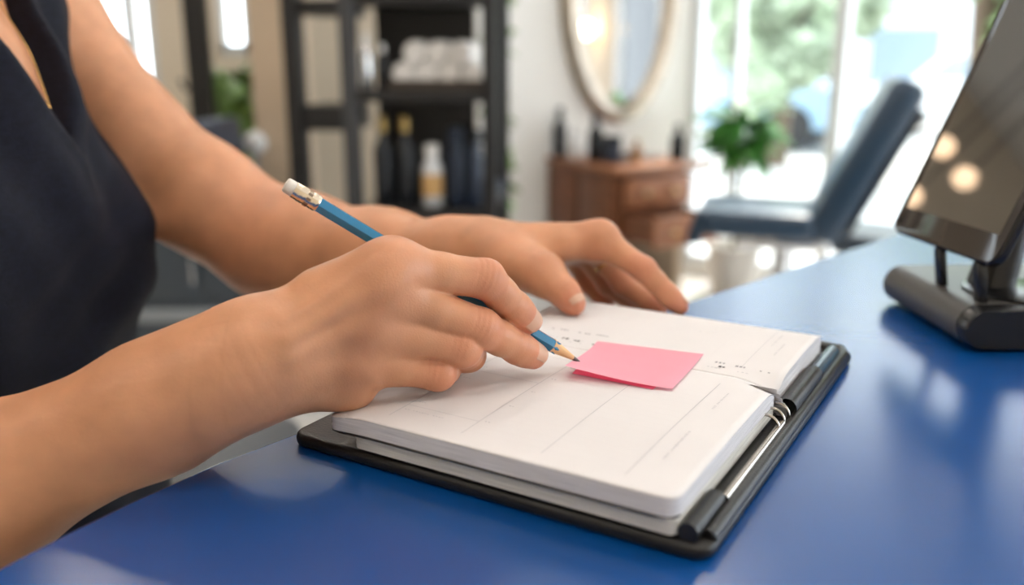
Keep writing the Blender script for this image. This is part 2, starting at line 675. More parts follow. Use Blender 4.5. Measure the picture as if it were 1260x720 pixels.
def block(name, m_top, m_side, a0, a1, b0_, b1_, ztop, zbot, r, n=26, wav=0.0):
    """Stack of sheets: outline with rounded corners, a top that follows ztop(a,b)."""
    out = rrect(a0, a1, b0_, b1_, r, 5)
    me = MB()
    # side walls in several rows so the edge can bulge
    rows = 6
    ring = []
    dense = []
    for i, p in enumerate(out):
        q = out[(i + 1) % len(out)]
        L = math.hypot(q[0] - p[0], q[1] - p[1])
        k = max(1, int(L / .006))
        for t in range(k):
            dense.append((p[0] + (q[0] - p[0]) * t / k, p[1] + (q[1] - p[1]) * t / k))
    nn = len(dense)
    ca, cb = (a0 + a1) / 2, (b0_ + b1_) / 2
    vs = []
    for r_ in range(rows + 1):
        u = r_ / rows
        for (a, b) in dense:
            zt, zb = ztop(a, b), zbot(a, b)
            k = 1 + wav * math.sin(math.pi * u) + .0015 * math.sin(u * 23)
            vs.append((ca + (a - ca) * k, cb + (b - cb) * k, zb + (zt - zb) * u))
    fs = []
    for r_ in range(rows):
        for i in range(nn):
            j = (i + 1) % nn
            fs.append((r_ * nn + i, r_ * nn + j, (r_ + 1) * nn + j, (r_ + 1) * nn + i))
    me.add(vs, fs)
    side = me.build(name, m_side, planner)
    return side


def sheet(name, m, a0, a1, b0_, b1_, zf, r, thick, parent, na=40, nb=60):
    """A thin sheet with rounded outer corners following zf."""
    bm = bmesh.new()
    g = {}
    for i in range(na + 1):
        for j in range(nb + 1):
            a = a0 + (a1 - a0) * i / na; b = b0_ + (b1_ - b0_) * j / nb
            # pull the corners in
            for (ca, cb, sa, sb) in ((a0 + r, b0_ + r, -1, -1), (a1 - r, b0_ + r, 1, -1), (a0 + r, b1_ - r, -1, 1), (a1 - r, b1_ - r, 1, 1)):
                if (a - ca) * sa > 0 and (b - cb) * sb > 0:
                    da, db = (a - ca), (b - cb)
                    m_ = max(abs(da), abs(db)); l_ = math.hypot(da, db)
                    if l_ > 1e-9:
                        a = ca + da * m_ / l_; b = cb + db * m_ / l_
            g[i, j] = bm.verts.new((a, b, zf(a, b)))
    for i in range(na):
        for j in range(nb):
            bm.faces.new((g[i, j], g[i + 1, j], g[i + 1, j + 1], g[i, j + 1]))
    me = bpy.data.meshes.new(name); bm.to_mesh(me); bm.free()
    me.polygons.foreach_set('use_smooth', [True] * len(me.polygons))
    o = link(name, me, m, parent)
    if thick > 0:
        md = o.modifiers.new('thick', 'SOLIDIFY'); md.thickness = thick; md.offset = -1
    return o


Z1 = lambda a, b: page_z(a, b) - .0004
Zm = lambda a, b: .0158 + .0006 * math.sin(b * 30) - .0015 * max(0, 1 - a / .03) ** 2 + dip(b) * .35
near_block = block('page_block', M_paper, M_edges, 0, W_, 0, SP - .0005, Z1, lambda a, b: Zm(a, b) + .0004, .007)
block('page_block', M_paper, M_edges, .0015, W_ - .001, SP + .0035, H_, Z1, lambda a, b: .0075, .007)
block('page_block', M_paper, M_edges2, .0150, W_ - .0005, .0012, SP - .001, lambda a, b: Zm(a, b) - .0006, lambda a, b: .0085, .004)
# dark divider between the blocks, one loose clear sheet below
sheet('divider_sheet', M_cover, .0004, W_ - .001, -.0006, SP - .004, lambda a, b: Zm(a, b), .007, .0005, planner, 20, 20)
# top pages, in one piece each
pg1 = sheet('page', M_paper, 0, W_, 0, SP, page_z, .006, .0002, planner)
pg2 = sheet('page', M_paper, .001, W_ - .0005, SP, H_, page_z, .006, .0002, planner, 40, 44)
# a few leaves fanning apart at the fold
for k in range(5):
    def leaf(u, v, k=k):
        a = .120 + u * (W_ + .0015 * k - .120)
        t = v
        return (a, SP - .0005 + .0012 * k * t - .004 * (1 - t), .0225 - .0022 * k - .0050 * t ** 2 * (1 + .25 * k) + .0008 * (1 - t))
    MB().grid(leaf, 8, 8).build('fanned_leaf', M_paper, planner)


def strip(m, a0, b0_, a1, b1_, w, lift=.00022, n=None):
    L = math.hypot(a1 - a0, b1_ - b0_)
    n = n or max(1, int(L / .005))
    na, nb = -(b1_ - b0_) / L * w / 2, (a1 - a0) / L * w / 2
    m.grid(lambda u, v: (a0 + (a1 - a0) * u + na * (2 * v - 1), b0_ + (b1_ - b0_) * u + nb * (2 * v - 1),
                         page_z(a0 + (a1 - a0) * u + na * (2 * v - 1), b0_ + (b1_ - b0_) * u + nb * (2 * v - 1)) + lift), n, 1)


def page_xy(px, py, z):
    p = on_z(px, py, z) - PB
    return (float(p[0] * math.cos(PANG) + p[1] * math.sin(PANG)), float(-p[0] * math.sin(PANG) + p[1] * math.cos(PANG)))


# printed ruling: week columns, thin writing lines, small printed words
ru = MB(); dk = MB(); th_ = MB(); gk = MB()
for a in (.0300, .0700, .1100, .1480):
    strip(ru, a, .010, a, .128, .00035)
for b in (.0245, .0800, .1200):
    strip(ru, .014 if b > .03 else .0300, b, .0700, b, .00030)
for i in range(17):
    strip(th_, .0715, .014 + i * .0060, .1465, .014 + i * .0060, .00016)
for a in (.0300, .0800, .1300):
    strip(th_, a, .165, a, .235, .00022)
strip(ru, .150, .158, .150, .240, .00025)
for i in range(9):
    strip(th_, .035, .170 + i * .007, .128, .170 + i * .007, .00014)
rng = random.Random(3)


def words(m, a, b, n, step, ang, h, gap=.45):
    """A line of tiny illegible print."""
    for i in range(n):
        if rng.random() < .16: continue
        l = step * (1 - gap) * rng.uniform(.6, 1.1)
        x = a + math.cos(ang) * step * i; y = b + math.sin(ang) * step * i
        strip(m, x, y, x + math.cos(ang) * l, y + math.sin(ang) * l, h * rng.uniform(.5, 1.0), n=1)


words(ru, .032, .0195, 14, .0016, 0, .0008)
for a in (.033, .073, .113):
    words(dk, a, .1318, 5, .0017, 0, .0012)
for k in range(9):
    words(ru, .018 + .0165 * k, .1500, 4, .0021, 0, .0012, .30)
    if k < 6: words(ru, .018 + .0165 * k, .1545, 4, .0019, 0, .0010, .30)
for px, py, n_ in ((668, 404, 4), (690, 407, 4), (712, 411, 4), (734, 414, 4), (880, 447, 4), (905, 452, 4), (930, 457, 4)):
    a_, b_ = page_xy(px, py, .9900)
    words(gk, a_, b_, n_, .0021, 0, .0022, .25)
for px, py in ((692, 417), (706, 420), (724, 424), (884, 452)):
    a_, b_ = page_xy(px, py, .9900)
    words(dk, a_, b_, 2, .0022, 0, .0024, .15)
for k in range(5):
    words(ru, .0325, .030 + k * .019, 3, .0016, 0, .0010)
    words(ru, .0725, .0258 + k * .021, 2, .0016, 0, .0010)
words(ru, .1560, .030, 18, .0018, math.pi / 2, .0012)
words(ru, .1560, .092, 14, .0018, math.pi / 2, .0012)
words(ru, .1600, .180, 14, .0020, math.pi / 2, .0013)
words(ru, .1545, .200, 12, .0020, math.pi / 2, .0012)
for a, b in ((.040, .232), (.088, .228), (.060, .205), (.110, .205), (.136, .232)):
    words(ru, a, b, 6, .0018, .3, .0012)
for nm, m, mt in (('printed_ruling', ru, M_print), ('printed_words', dk, M_print2), ('printed_heading', gk, mat('mid_grey_print', (.30, .29, .32), rough=.8)), ('writing_lines', th_, mat('faint_print', (.68, .65, .66), rough=.8))):
    tag(m.build(nm, mt, pg1), kind='stuff')

# ------------------------------------------------------------------ sticky note
ins = [page_xy(735, 420, .991), page_xy(866, 436.5, .991), page_xy(827, 479, .992), page_xy(695, 454, .9965)]
note_o = empty('sticky_note', (float(PB[0]), float(PB[1]), TOP_Z), PANG)
tag(note_o, 'pink square sticky note with a curled corner stuck on the planner page', 'sticky note')


def note(u, v):
    a = (1 - u) * ((1 - v) * ins[3][0] + v * ins[0][0]) + u * ((1 - v) * ins[2][0] + v * ins[1][0])
    b = (1 - u) * ((1 - v) * ins[3][1] + v * ins[0][1]) + u * ((1 - v) * ins[2][1] + v * ins[1][1])
    lift = .0060 * (1 - v) ** 1.5 * (1 - u) ** 1.6 + .0008 * (1 - v)
    return (a, b, page_z(a, b) + .0006 + lift)


M_pink = mat('pink_paper', (.95, .46, .57), rough=.7, noise=.02, nscale=40)
nt = M_pink.node_tree
tr = nt.nodes.new('ShaderNodeBsdfTranslucent'); tr.inputs['Color'].default_value = (.95, .30, .42, 1)
mx = nt.nodes.new('ShaderNodeMixShader'); mx.inputs[0].default_value = .28
nt.links.new(nt.nodes['Principled BSDF'].outputs[0], mx.inputs[1]); nt.links.new(tr.outputs[0], mx.inputs[2])
nt.links.new(mx.outputs[0], nt.nodes['Material Output'].inputs['Surface'])
ns = MB().grid(note, 24, 24).build('paper_square', M_pink, note_o)
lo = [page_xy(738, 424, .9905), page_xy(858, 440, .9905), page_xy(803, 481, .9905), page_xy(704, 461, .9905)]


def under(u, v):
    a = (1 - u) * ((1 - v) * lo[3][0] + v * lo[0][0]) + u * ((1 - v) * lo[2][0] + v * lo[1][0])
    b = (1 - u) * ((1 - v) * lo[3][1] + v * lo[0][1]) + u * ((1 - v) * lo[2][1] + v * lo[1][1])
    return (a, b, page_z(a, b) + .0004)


MB().grid(under, 12, 12).build('lower_sheet', mat('shaded_pink_paper', (.92, .22, .36), rough=.7), note_o)  # second note below; its pink is darkened to carry the top sheet's shade

# ------------------------------------------------------------------ pencil
p_er, p_tip = at(350.5, 226.5, .4085), at(714, 446, .4698)
pd = Vector(p_tip - p_er); PL = pd.length; pd.normalize()
pencil = empty('pencil', tuple(p_tip))
pencil.rotation_mode = 'QUATERNION'
pencil.rotation_quaternion = (-pd).to_track_quat('Z', 'Y')
tag(pencil, 'blue hexagonal pencil with metal ferrule held in the writing hand', 'pencil')
PR = .00385
hexp = lambda r, z, rot=0: [(r * math.cos(math.pi / 3 * k + rot), r * math.sin(math.pi / 3 * k + rot), z) for k in range(6)]
CONE_L, LEAD_L = .0185, .0050
m = MB()
# barrel: hexagon, scalloped at the sharpened end
zs_ = [.0185, .0195, .024, PL - .017]
n6 = 48


def hexr(a, r):
    k = (a + math.pi / 6) % (math.pi / 3) - math.pi / 6
    return r * math.cos(math.pi / 6) / math.cos(((a) % (math.pi / 3)) - math.pi / 6)


rows = []
for zi in range(5):
    row = []
    for k in range(n6):
        a = 2 * math.pi * k / n6
        r = min(hexr(a, PR), PR * .985)
        sc = .0016 * math.cos(6 * a + math.pi)
        z = [CONE_L - .0012 + sc, CONE_L + .0010 + sc * .4, CONE_L + .006, PL * .5, PL - .0175][zi]
        row.append((r * math.cos(a), r * math.sin(a), z))
    rows.append(row)
vs = [p for r in rows for p in r]
fs = [(i * n6 + k, i * n6 + (k + 1) % n6, (i + 1) * n6 + (k + 1) % n6, (i + 1) * n6 + k) for i in range(4) for k in range(n6)]
MB().add(vs, fs).build('barrel', mat('blue_lacquer', (.014, .185, .37), rough=.25, coat=.6), pencil, angle=22)
rc_ = lambda z: .0004 + (PR * .97 - .0004) * z / (CONE_L + .0008)
MB().lathe([(rc_(LEAD_L), LEAD_L), (rc_(.010), .010), (rc_(CONE_L + .0006), CONE_L + .0006)], 32).build('sharpened_wood', mat('pencil_wood', (.74, .47, .24), rough=.6, noise=.15, nscale=300, stretch=(1, 1, .1)), pencil)
MB().lathe([(.0003, 0), (.0006, .0006), (rc_(LEAD_L) + .00003, LEAD_L + .0002)], 24).build('lead', mat('graphite', (.10, .085, .08), rough=.4, metal=.3), pencil)
fz = PL - .0175
prof = [(PR * .98, fz)]
for k, (dz, dr) in enumerate([(.0006, .10), (.0014, .22), (.0022, .10), (.0030, .22), (.0038, .08), (.0070, .10), (.0078, .22), (.0086, .10), (.0094, .22), (.0102, .08), (.0128, .05)]):
    prof.append((PR + .0013 * dr, fz + dz))
fer = MB().lathe(prof, 32).build('ferrule', mat('ferrule_metal', (.78, .66, .52), rough=.22, metal=1.0), pencil)
dents = MB()
for k in range(10):
    a = 2 * math.pi * k / 10
    M = Matrix.Rotation(a, 4, 'Z') @ Matrix.Translation((PR + .0001, 0, fz + .0054))
    dents.box((0, 0, 0), (.0005, .0014, .0022), .0002, M, 1)
dents.build('crimp_marks', mat('ferrule_dark', (.30, .22, .16), rough=.4, metal=1.0), fer)
MB().lathe([(PR * .93, fz + .0126), (PR * .95, fz + .0150), (PR * .92, fz + .0166), (PR * .80, fz + .0173), (PR * .4, fz + .01745)], 28).build('eraser', mat('eraser_white', (.72, .66, .60), rough=.8, bump=.3, bscale=1500), pencil)

# ------------------------------------------------------------------ tablet on its stand
M_stand = mat('stand_grey', (.070, .066, .062), rough=.34, spec=.5)
M_standk = mat('stand_black', (.008, .008, .009), rough=.25)
M_bezel = mat('tablet_bezel', (.012, .011, .011), rough=.14)
M_screen = mat('tablet_glass', (.010, .010, .011), rough=.03, spec=.8, ior=2.3)
A_ = on_z(1084, 372, TOP_Z); B_ = on_z(1172, 428, TOP_Z)
sv = Vector((B_[0] - A_[0], B_[1] - A_[1], 0)); SLn = sv.length; sv.normalize()
sang = math.atan2(sv.y, sv.x)
st = empty('tablet_stand', (float(A_[0]), float(A_[1]), TOP_Z), sang)
tag(st, 'dark grey weighted tablet stand with rounded front edge on the blue counter', 'tablet stand')
# local x runs along the rounded front edge, local y away behind it
prof = []
for k in range(13):
    a = math.pi * (-.5 + k / 12)
    prof.append((.0135 - .0135 * math.cos(a), .0155 + .0140 * math.sin(a)))
prof = prof + [(.060, .0300), (.175, .0300), (.185, .024), (.185, .0015)]
bs = MB()
n_ = len(prof)
xsn = [0.0, SLn]
vs = [(x, y, z) for x in xsn for (y, z) in prof]
fs = [(i, i + 1, n_ + i + 1, n_ + i) for i in range(n_ - 1)] + [(n_ - 1, 0, n_, 2 * n_ - 1), tuple(range(n_))[::-1], tuple(n_ + i for i in range(n_))]
bs.add(vs, fs).build('base', M_stand, st, angle=30)
cap = MB()
vs = [(SLn + dx, .0135 + (y - .0135) * s_ if y < .1 else y, .0155 + (z - .0155) * s_) for (dx, s_) in ((.0002, .98), (.010, .96), (.0125, .90)) for (y, z) in prof]
fs = []
for r_ in range(2):
    fs += [(r_ * n_ + i, r_ * n_ + (i + 1) % n_, (r_ + 1) * n_ + (i + 1) % n_, (r_ + 1) * n_ + i) for i in range(n_)]
fs.append(tuple(2 * n_ + i for i in range(n_)))
cap.add(vs, fs).build('end_cap', M_standk, st, angle=30)
# recess and the two prongs that carry the tablet, with a back support
TB = Vector(at(1095, 283, .680)); TR_ = Vector(at(1221, 333, .560)); TR_.z = TB.z
tx = (TR_ - TB); TW = tx.length; tx.normalize()
lean = math.radians(22)
side = Vector((-tx.y, tx.x, 0))            # horizontal, away behind the screen
if side.x < 0: side = -side
tz = (side * math.sin(lean) + Vector((0, 0, 1)) * math.cos(lean)).normalized()
tn = tx.cross(tz)
if tn.x > 0: tn = -tn
inv = Matrix.Translation((float(A_[0]), float(A_[1]), TOP_Z)) @ Matrix.Rotation(sang, 4, 'Z')
inv = inv.inverted()
for u in (.50, .86):
    p1 = TB + tx * TW * u - tn * .006 + tz * .020
    p0 = Vector((p1.x + .004, p1.y, TOP_Z + .0300)) - side * .010
    pm = TB + tx * TW * u - tn * .004 - tz * .0015
    pg = MB()
    M = inv @ Matrix.LocRotScale(Vector((0, 0, 0)), None, None)
    axis = (pm - p0)
    q = axis.to_track_quat('Z', 'Y')
    mid = (pm + p0) / 2
    pg.box((0, 0, 0), (.009, .0055, axis.length + .004), .0012, inv @ Matrix.Translation(mid) @ q.to_matrix().to_4x4())
    pg.build('prong', M_standk, st)
MB().lathe([(.0005, .0301), (.034, .0302), (.036, .0310), (.034, .0316), (.0005, .0316)], 40, (SLn * .72, .058, 0)).build('turntable', M_standk, st)
bk0 = TB + tx * TW * .55 - tn * .030 - tz * .0; bk0.z = TOP_Z + .030
bk1 = TB + tx * TW * .55 - tn * .0192 + tz * .075
MB().tube([inv @ (bk0 - tn * .012), inv @ (bk0 * .5 + bk1 * .5 - tn * .012), inv @ bk1], [.016, .013, .012], 16).build('support_arm', M_standk, st)

tab = empty('tablet', tuple(TB))
tab.rotation_mode = 'QUATERNION'
tab.rotation_quaternion = Matrix([[tx.x, -tn.x, tz.x], [tx.y, -tn.y, tz.y], [tx.z, -tn.z, tz.z]]).to_quaternion()
tag(tab, 'black tablet with a dark glossy screen leaning on its stand', 'tablet')
TH = .205
RX = Matrix.Rotation(math.pi / 2, 4, 'X')
o_t = rrect(0, TW, 0, TH, .010, 6)
MB().prism(o_t, -.0075, -.0003, bev=.0018, M=RX).build('tablet_body', M_bezel, tab)
MB().prism(rrect(.0012, TW - .0012, .0012, TH - .0012, .009, 6), -.0004, .0004, bev=.0002, M=RX).build('bezel', mat('bezel_glass', (.035, .028, .024), rough=.08, spec=.6), tab)
MB().prism(rrect(.008, TW - .008, .020, TH - .020, .0015, 3), .0003, .0006, M=RX).build('screen', M_screen, tab)

# ------------------------------------------------------------------ furniture of the salon
M_wood = mat('walnut', (.19, .070, .030), rough=.35, noise=.45, nscale=9, stretch=(1, 1, 9), distort=.6)
M_wood2 = mat('lit_walnut', (.33, .135, .062), rough=.35, noise=.40, nscale=9, stretch=(1, 1, 9), distort=.6)  # drawer walnut made lighter, with the light on the drawers in its colour
M_brass = mat('brass', (.62, .42, .20), rough=.3, metal=1.0)
M_silver = mat('antique_silver', (.52, .45, .37), rough=.3, metal=1.0, noise=.3, nscale=30)

zt, zb = gz(207, yB), gz(303, yB)
aC = math.atan2(U.y, U.x)
con = empty('console', (CB.x, CB.y, 0), aC)
tag(con, 'walnut wall console under the oval mirror with one drawer pulled out', 'console')
cl, cd = .50, .55      # local x along the wall, local y towards the wall
# local +y points to the wall
MB().box((.20, cd / 2, (zt + zb) / 2 - .012), (.40, cd, zt - zb - .03), .004).build('body', M_wood, con)
MB().box((.25, cd / 2 - .022, zt - .012), (.55, cd + .03, .026), .005).build('console_top', M_wood2, con)
for k in range(2):
    MB().box((-.006, cd * (.25 + .5 * k), (zt + zb) / 2 - .01), (.014, cd * .46, zt - zb - .07), .003).build('side_panel', M_wood, con)
MB().box((cl - .03, cd / 2 + .05, (zt) / 2 - .01), (.045, cd - .12, zt - .02), .004).build('end_leg', mat('pale_wood', (.52, .40, .28), rough=.5), con)
hz = (zt - zb - .06) / 2
for k, out in ((1, .04), (0, .24)):
    zc_ = zb + .02 + hz * (k + .5)
    dr = empty('drawer', (.03, -out, zc_)); dr.parent = con
    W2 = .36
    MB().box((W2 / 2, .010, 0), (W2, .022, hz - .012), .003).build('drawer_front', M_wood2, dr)
    bx_ = MB()
    for xx in (.012, W2 - .012):
        bx_.box((xx, .02 + (out + .01) / 2, 0), (.012, out + .02, hz - .035), 0)
    bx_.box((W2 / 2, .02 + (out + .01) / 2, -hz / 2 + .022), (W2 - .02, out + .02, .010), 0)
    bx_.build('drawer_box', M_wood, dr, smooth=False)
    for xx in (.28, .72):
        MB().lathe([(.006, 0), (.006, .012), (.013, .018), (.011, .026), (.004, .028)], 14, M=Matrix.Translation((W2 * xx, 0, 0)) @ Matrix.Rotation(math.pi / 2, 4, 'X')).build('knob', M_brass, dr)


def on_console(x, y): return CB + U * x - Nw * y + Vector((0, 0, zt + .0012))


def bottle(name, loc, h, r, m_body, m_cap, label, cat='bottle', neck=.45, cap=.18, group=None, band=None, rz=0):
    b = empty(name, tuple(loc), rz)
    MB().lathe([(r * .92, 0), (r, h * .02), (r, h * (.78 - cap)), (r * .9, h * (.84 - cap)), (r * neck, h * (.92 - cap)), (r * neck, h * (1 - cap))], 20).build('bottle_body', m_body, b)
    MB().lathe([(r * neck * 1.15, h * (1 - cap)), (r * neck * 1.15, h * .98), (r * neck * .9, h)], 16).build('cap', m_cap, b)
    if band:
        MB().lathe([(r * 1.01, h * .16), (r * 1.015, h * .18), (r * 1.015, h * .50), (r * 1.01, h * .52)], 20).build('paper_label', band, b)
    tag(b, label, cat, group)
    return b


M_dark = mat('dark_plastic', (.012, .014, .018), rough=.25)
M_navy = mat('navy_plastic', (.020, .030, .055), rough=.3)
M_clearp = mat('frosted_plastic', (.70, .72, .75), rough=.25)
M_amber = mat('amber_glass', (.35, .17, .05), rough=.15)
M_whitep = mat('white_plastic', (.80, .80, .80), rough=.25)
M_chrome = mat('chrome', (.75, .77, .80), rough=.12, metal=1.0)
M_goldcap = mat('gold_cap', (.40, .28, .11), rough=.3, metal=1.0)
bottle('spray_bottle', on_console(.03, .50), .235, .032, M_dark, M_dark, 'tall black spray bottle on the console end by the white wall')
bottle('lotion_bottle', on_console(.045, .40), .135, .028, M_whitep, M_chrome, 'white lotion bottle beside the tall black spray bottle')
bottle('styling_bottle', on_console(.07, .26), .215, .036, M_dark, M_navy, 'black styling bottle on the console beside a squat dark jar')
jar = empty('styling_jar', tuple(on_console(.10, .17)))
MB().lathe([(.04, 0), (.042, .006), (.042, .085), (.040, .09)], 24).build('jar_body', M_navy, jar)
MB().lathe([(.043, .09), (.043, .118), (.038, .122)], 24).build('lid', M_dark, jar)
tag(jar, 'squat dark jar on the console beside the black styling bottle', 'jar')
bottle('oil_bottle', on_console(.20, .12), .105, .022, M_amber, M_goldcap, 'small amber oil bottle standing on the console')
tr = empty('tray', tuple(on_console(.30, .24)), aC)
MB().prism(rrect(-.10, .10, -.08, .08, .02), 0, .006).build('tray_base', M_chrome, tr)
rp = [(p[0], p[1], .012) for p in rrect(-.10, .10, -.08, .08, .02)]
MB().tube(rp + [rp[0]], .006, 8, cap=False).build('tray_rim', M_chrome, tr)
tag(tr, 'silver vanity tray lying on the console top', 'tray')
bottle('perfume_bottle', on_console(.44, .12), .165, .034, M_dark, M_dark, 'black bottle at the far end of the console by the window')

# oval mirror
sm0, sm1 = wall_at(685), wall_at(829)
mw = (sm1 - sm0) / 2
mc = CA + U * (sm0 + sm1) / 2
mzb = gz(152, mc.y)
mh = .66
mir = empty('wall_mirror', (mc.x + Nw.x * .03, mc.y + Nw.y * .03, mzb + mh), aC)
tag(mir, 'large oval mirror in a ribbed antique silver frame above the console', 'mirror')
ring = [((mw - .045) * math.cos(a), 0, (mh - .045) * math.sin(a)) for a in np.linspace(0, 2 * math.pi, 97)]
MB().tube(ring, .042, 14, cap=False, up=(0, 1, 0)).build('frame', M_silver, mir)
ring2 = [((mw - .088) * math.cos(a), -.012, (mh - .088) * math.sin(a)) for a in np.linspace(0, 2 * math.pi, 97)]
MB().tube(ring2, .014, 8, cap=False, up=(0, 1, 0)).build('inner_bead', M_silver, mir)
g = MB()
g.add([(0, -.006, 0)] + [((mw - .06) * math.cos(a), -.006, (mh - .06) * math.sin(a)) for a in np.linspace(0, 2 * math.pi, 65)[:-1]] ,
      [(0, 1 + k, 1 + (k + 1) % 64) for k in range(64)])
go = g.build('glass', mat('mirror_glass', (.90, .91, .92), rough=.015, metal=1.0), mir, smooth=False)
md = go.modifiers.new('thick', 'SOLIDIFY'); md.thickness = .004

# wall lamp on the cream pier, seen in the mirror
M_bulb = mat('warm_bulb', (1.0, .74, .44), emit=12.0)
lp_ = empty('wall_lamp', tuple(win(2.45) + Vector((0, 0, 1.27))), math.atan2(WV.y, WV.x))
MB().lathe([(.045, 0), (.045, .010), (.012, .018)], 20, M=Matrix.Rotation(math.pi / 2, 4, 'X')).build('back_plate', M_brass, lp_)
MB().tube([(0, -.012, 0), (0, -.08, 0), (0, -.10, .03)], .008, 10).build('arm', M_brass, lp_)
MB().ball((0, -.10, .085), .062, 20, 14).build('globe', M_bulb, lp_)
tag(lp_, 'brass wall lamp with a glowing globe on the cream pier', 'lamp')

# reclining salon chair
yS = 3.30
M_leather = mat('blue_black_leather', (.012, .036, .070), rough=.32, bump=.15, bscale=120, spec=.6)
sx, sz = gx(988, yS, .58), gz(262, yS)
ch = empty('salon_chair', (sx, yS, 0), math.radians(163))
tag(ch, 'blue-black leather reclining salon chair by the window', 'chair')
# local +x is the direction the chair faces
seatz = gz(252, yS)
MB().box((.16, 0, seatz - .05), (.40, .48, .095), .035, seg=4).build('seat', M_leather, ch)
Mb = Matrix.Translation((-.02, 0, seatz - .06)) @ Matrix.Rotation(math.radians(-25), 4, 'Y')
MB().box((-.045, 0, .285), (.12, .46, .61), .045, Mb, 4).build('backrest', M_leather, ch)
MB().box((-.118, 0, .28), (.03, .38, .48), .012, Mb, 3).build('back_shell', M_dark, ch)
MB().box((.0, 0, 0), (.06, .42, .14), .025, Matrix.Translation((.365, 0, seatz - .070)) @ Matrix.Rotation(math.radians(-18), 4, 'Y'), 4).build('leg_rest', M_leather, ch)
MB().box((.08, 0, seatz - .125), (.30, .30, .05), .01).build('seat_pan', M_chrome, ch)
MB().lathe([(.055, .05), (.055, seatz - .30), (.04, seatz - .29), (.04, seatz - .14)], 20, (.06, 0, 0)).build('hydraulic_column', M_chrome, ch)
MB().lathe([(.30, .0015), (.30, .018), (.27, .035), (.07, .055)], 40, (.06, 0, 0)).build('base', M_chrome, ch)
# pump pedal on the column
MB().tube([(.06, .05, .10), (.06, .30, .12), (.06, .38, .11)], .010, 8).build('foot_pedal', M_chrome, ch)

# low dark bench by the window, behind the chair
yb2 = 3.80
wb = empty('window_bench', (gx(1090, yb2, .4), yb2, 0), math.radians(-37))
MB().box((.32, 0, gz(282, yb2) - .05), (1.0, .40, .09), .025, seg=3).build('cushion', mat('slate_vinyl', (.045, .062, .085), rough=.4), wb)
MB().box((.32, 0, (gz(282, yb2) - .10) / 2), (.94, .34, gz(282, yb2) - .104), .006).build('plinth', mat('taupe_laminate', (.20, .17, .155), rough=.5), wb)
tag(wb, 'low padded slate bench on a taupe plinth under the window', 'bench')

# ------------------------------------------------------------------ etagere with towels and bottles
yE0, yE1 = 3.10, 3.03
E0, E1 = P2(gx(432, yE0, 1.0), yE0), P2(gx(603, yE1, 1.0), yE1)
ed = (E1 - E0); EL_ = ed.length; ed.normalize(); aE = math.atan2(ed.y, ed.x)
et = empty('shelf_unit', (E0.x, E0.y, 0), aE)
tag(et, 'tall black shelving unit with towels and bottles before the pale wall', 'shelf unit')
M_shelf = mat('black_wood', (.012, .012, .013), rough=.45, noise=.3, nscale=12, stretch=(1, 1, 8))
M_shelfg = mat('charcoal_post', (.045, .047, .052), rough=.4)
DE = .26
ET = 2.25
lb = -.20
zsA = [gz(118, yE0) , gz(262, yE0), gz(-1, yE0), .12]
for y in (0, DE):
    MB().box((EL_, y, ET / 2), (.045, .045, ET), .003).build('post', M_shelf, et)
MB().box((lb, .02, ET / 2), (.050, .085, ET), .003).build('side_panel', M_shelf, et)
MB().box((0, 0, ET / 2), (.052, .05, ET), .003).build('post', M_shelfg, et)
for z in zsA + [ET - .02]:
    MB().box((EL_ / 2, DE / 2, z), (EL_ - .03, DE + .03, .038), .003).build('shelf_board', M_shelf, et)
for z, h in ((gz(146, yE0), .085), (gz(290, yE0), .07), (ET - .03, .06), (.14, .06), (gz(8, yE0), .05)):
    MB().box((lb / 2, DE / 2, z), (-lb - .03, DE, h), .003).build('shelf_board', M_shelf, et)
MB().box((.20, DE - .005, ET / 2), (.36, .012, ET - .06), 0).build('back_panel', M_shelf, et, smooth=False)


def on_shelf(x, y, k): return E0 + ed * x + Vector((-ed.y, ed.x, 0)) * y + Vector((0, 0, zsA[k] + .0195))


# rolled towels in a tray-basket
bk = empty('towel_basket', tuple(on_shelf(.290, .135, 0)), aE)
MB().box((0, 0, .006), (.34, .20, .010), .002).build('basket_floor', mat('dark_wicker', (.06, .045, .035), rough=.7, bump=.8, bscale=90), bk)
for (x, y, sx_, sy_) in ((0, -.095, .34, .010), (0, .095, .34, .010), (-.167, 0, .008, .19), (.167, 0, .008, .19)):
    MB().box((x, y, .018), (sx_, sy_, .030), .003).build('basket_side', bpy.data.materials['dark_wicker'], bk)
tag(bk, 'low dark basket holding rolled white towels on the shelf', 'basket')
M_towel = mat('white_towel', (.82, .80, .78), rough=.95, bump=.7, bscale=220)


def towel(loc, r, rz, label):
    t = empty('rolled_towel', tuple(loc), rz)
    L = .160
    MB().tube([(0, -L / 2 - .002, 0), (0, -L / 2 + .006, 0), (0, L / 2 - .006, 0), (0, L / 2 + .002, 0)], [r * .88, r, r, r * .88], 20).build('towel_roll', M_towel, t)
    sp = []
    for k in range(40):
        a = k * .45; rr = r * .12 + r * .74 * k / 39
        sp.append((rr * math.cos(a), -L / 2 - .004, rr * math.sin(a)))
    MB().tube(sp, .0030, 6).build('spiral_edge', M_towel, t)
    tag(t, label, 'towel', 'rolled towels in the basket on the shelf')


TOWN = ['by the dark bottle', 'second from the dark bottle', 'second from the open end', 'at the open end of the shelf']
for k in range(4):
    towel(on_shelf(.290 - .120 + .080 * k, .135, 0) + Vector((0, 0, .013 + .0395)), .0392, aE, 'rolled white towel in the basket bottom row, ' + TOWN[k])
for k in range(3):
    towel(on_shelf(.290 - .080 + .080 * k, .135, 0) + Vector((0, 0, .013 + .0395 + .0695)), .0392, aE, 'rolled white towel in the upper row, ' + ['by the dark bottle', 'between two others', 'towards the open end'][k])

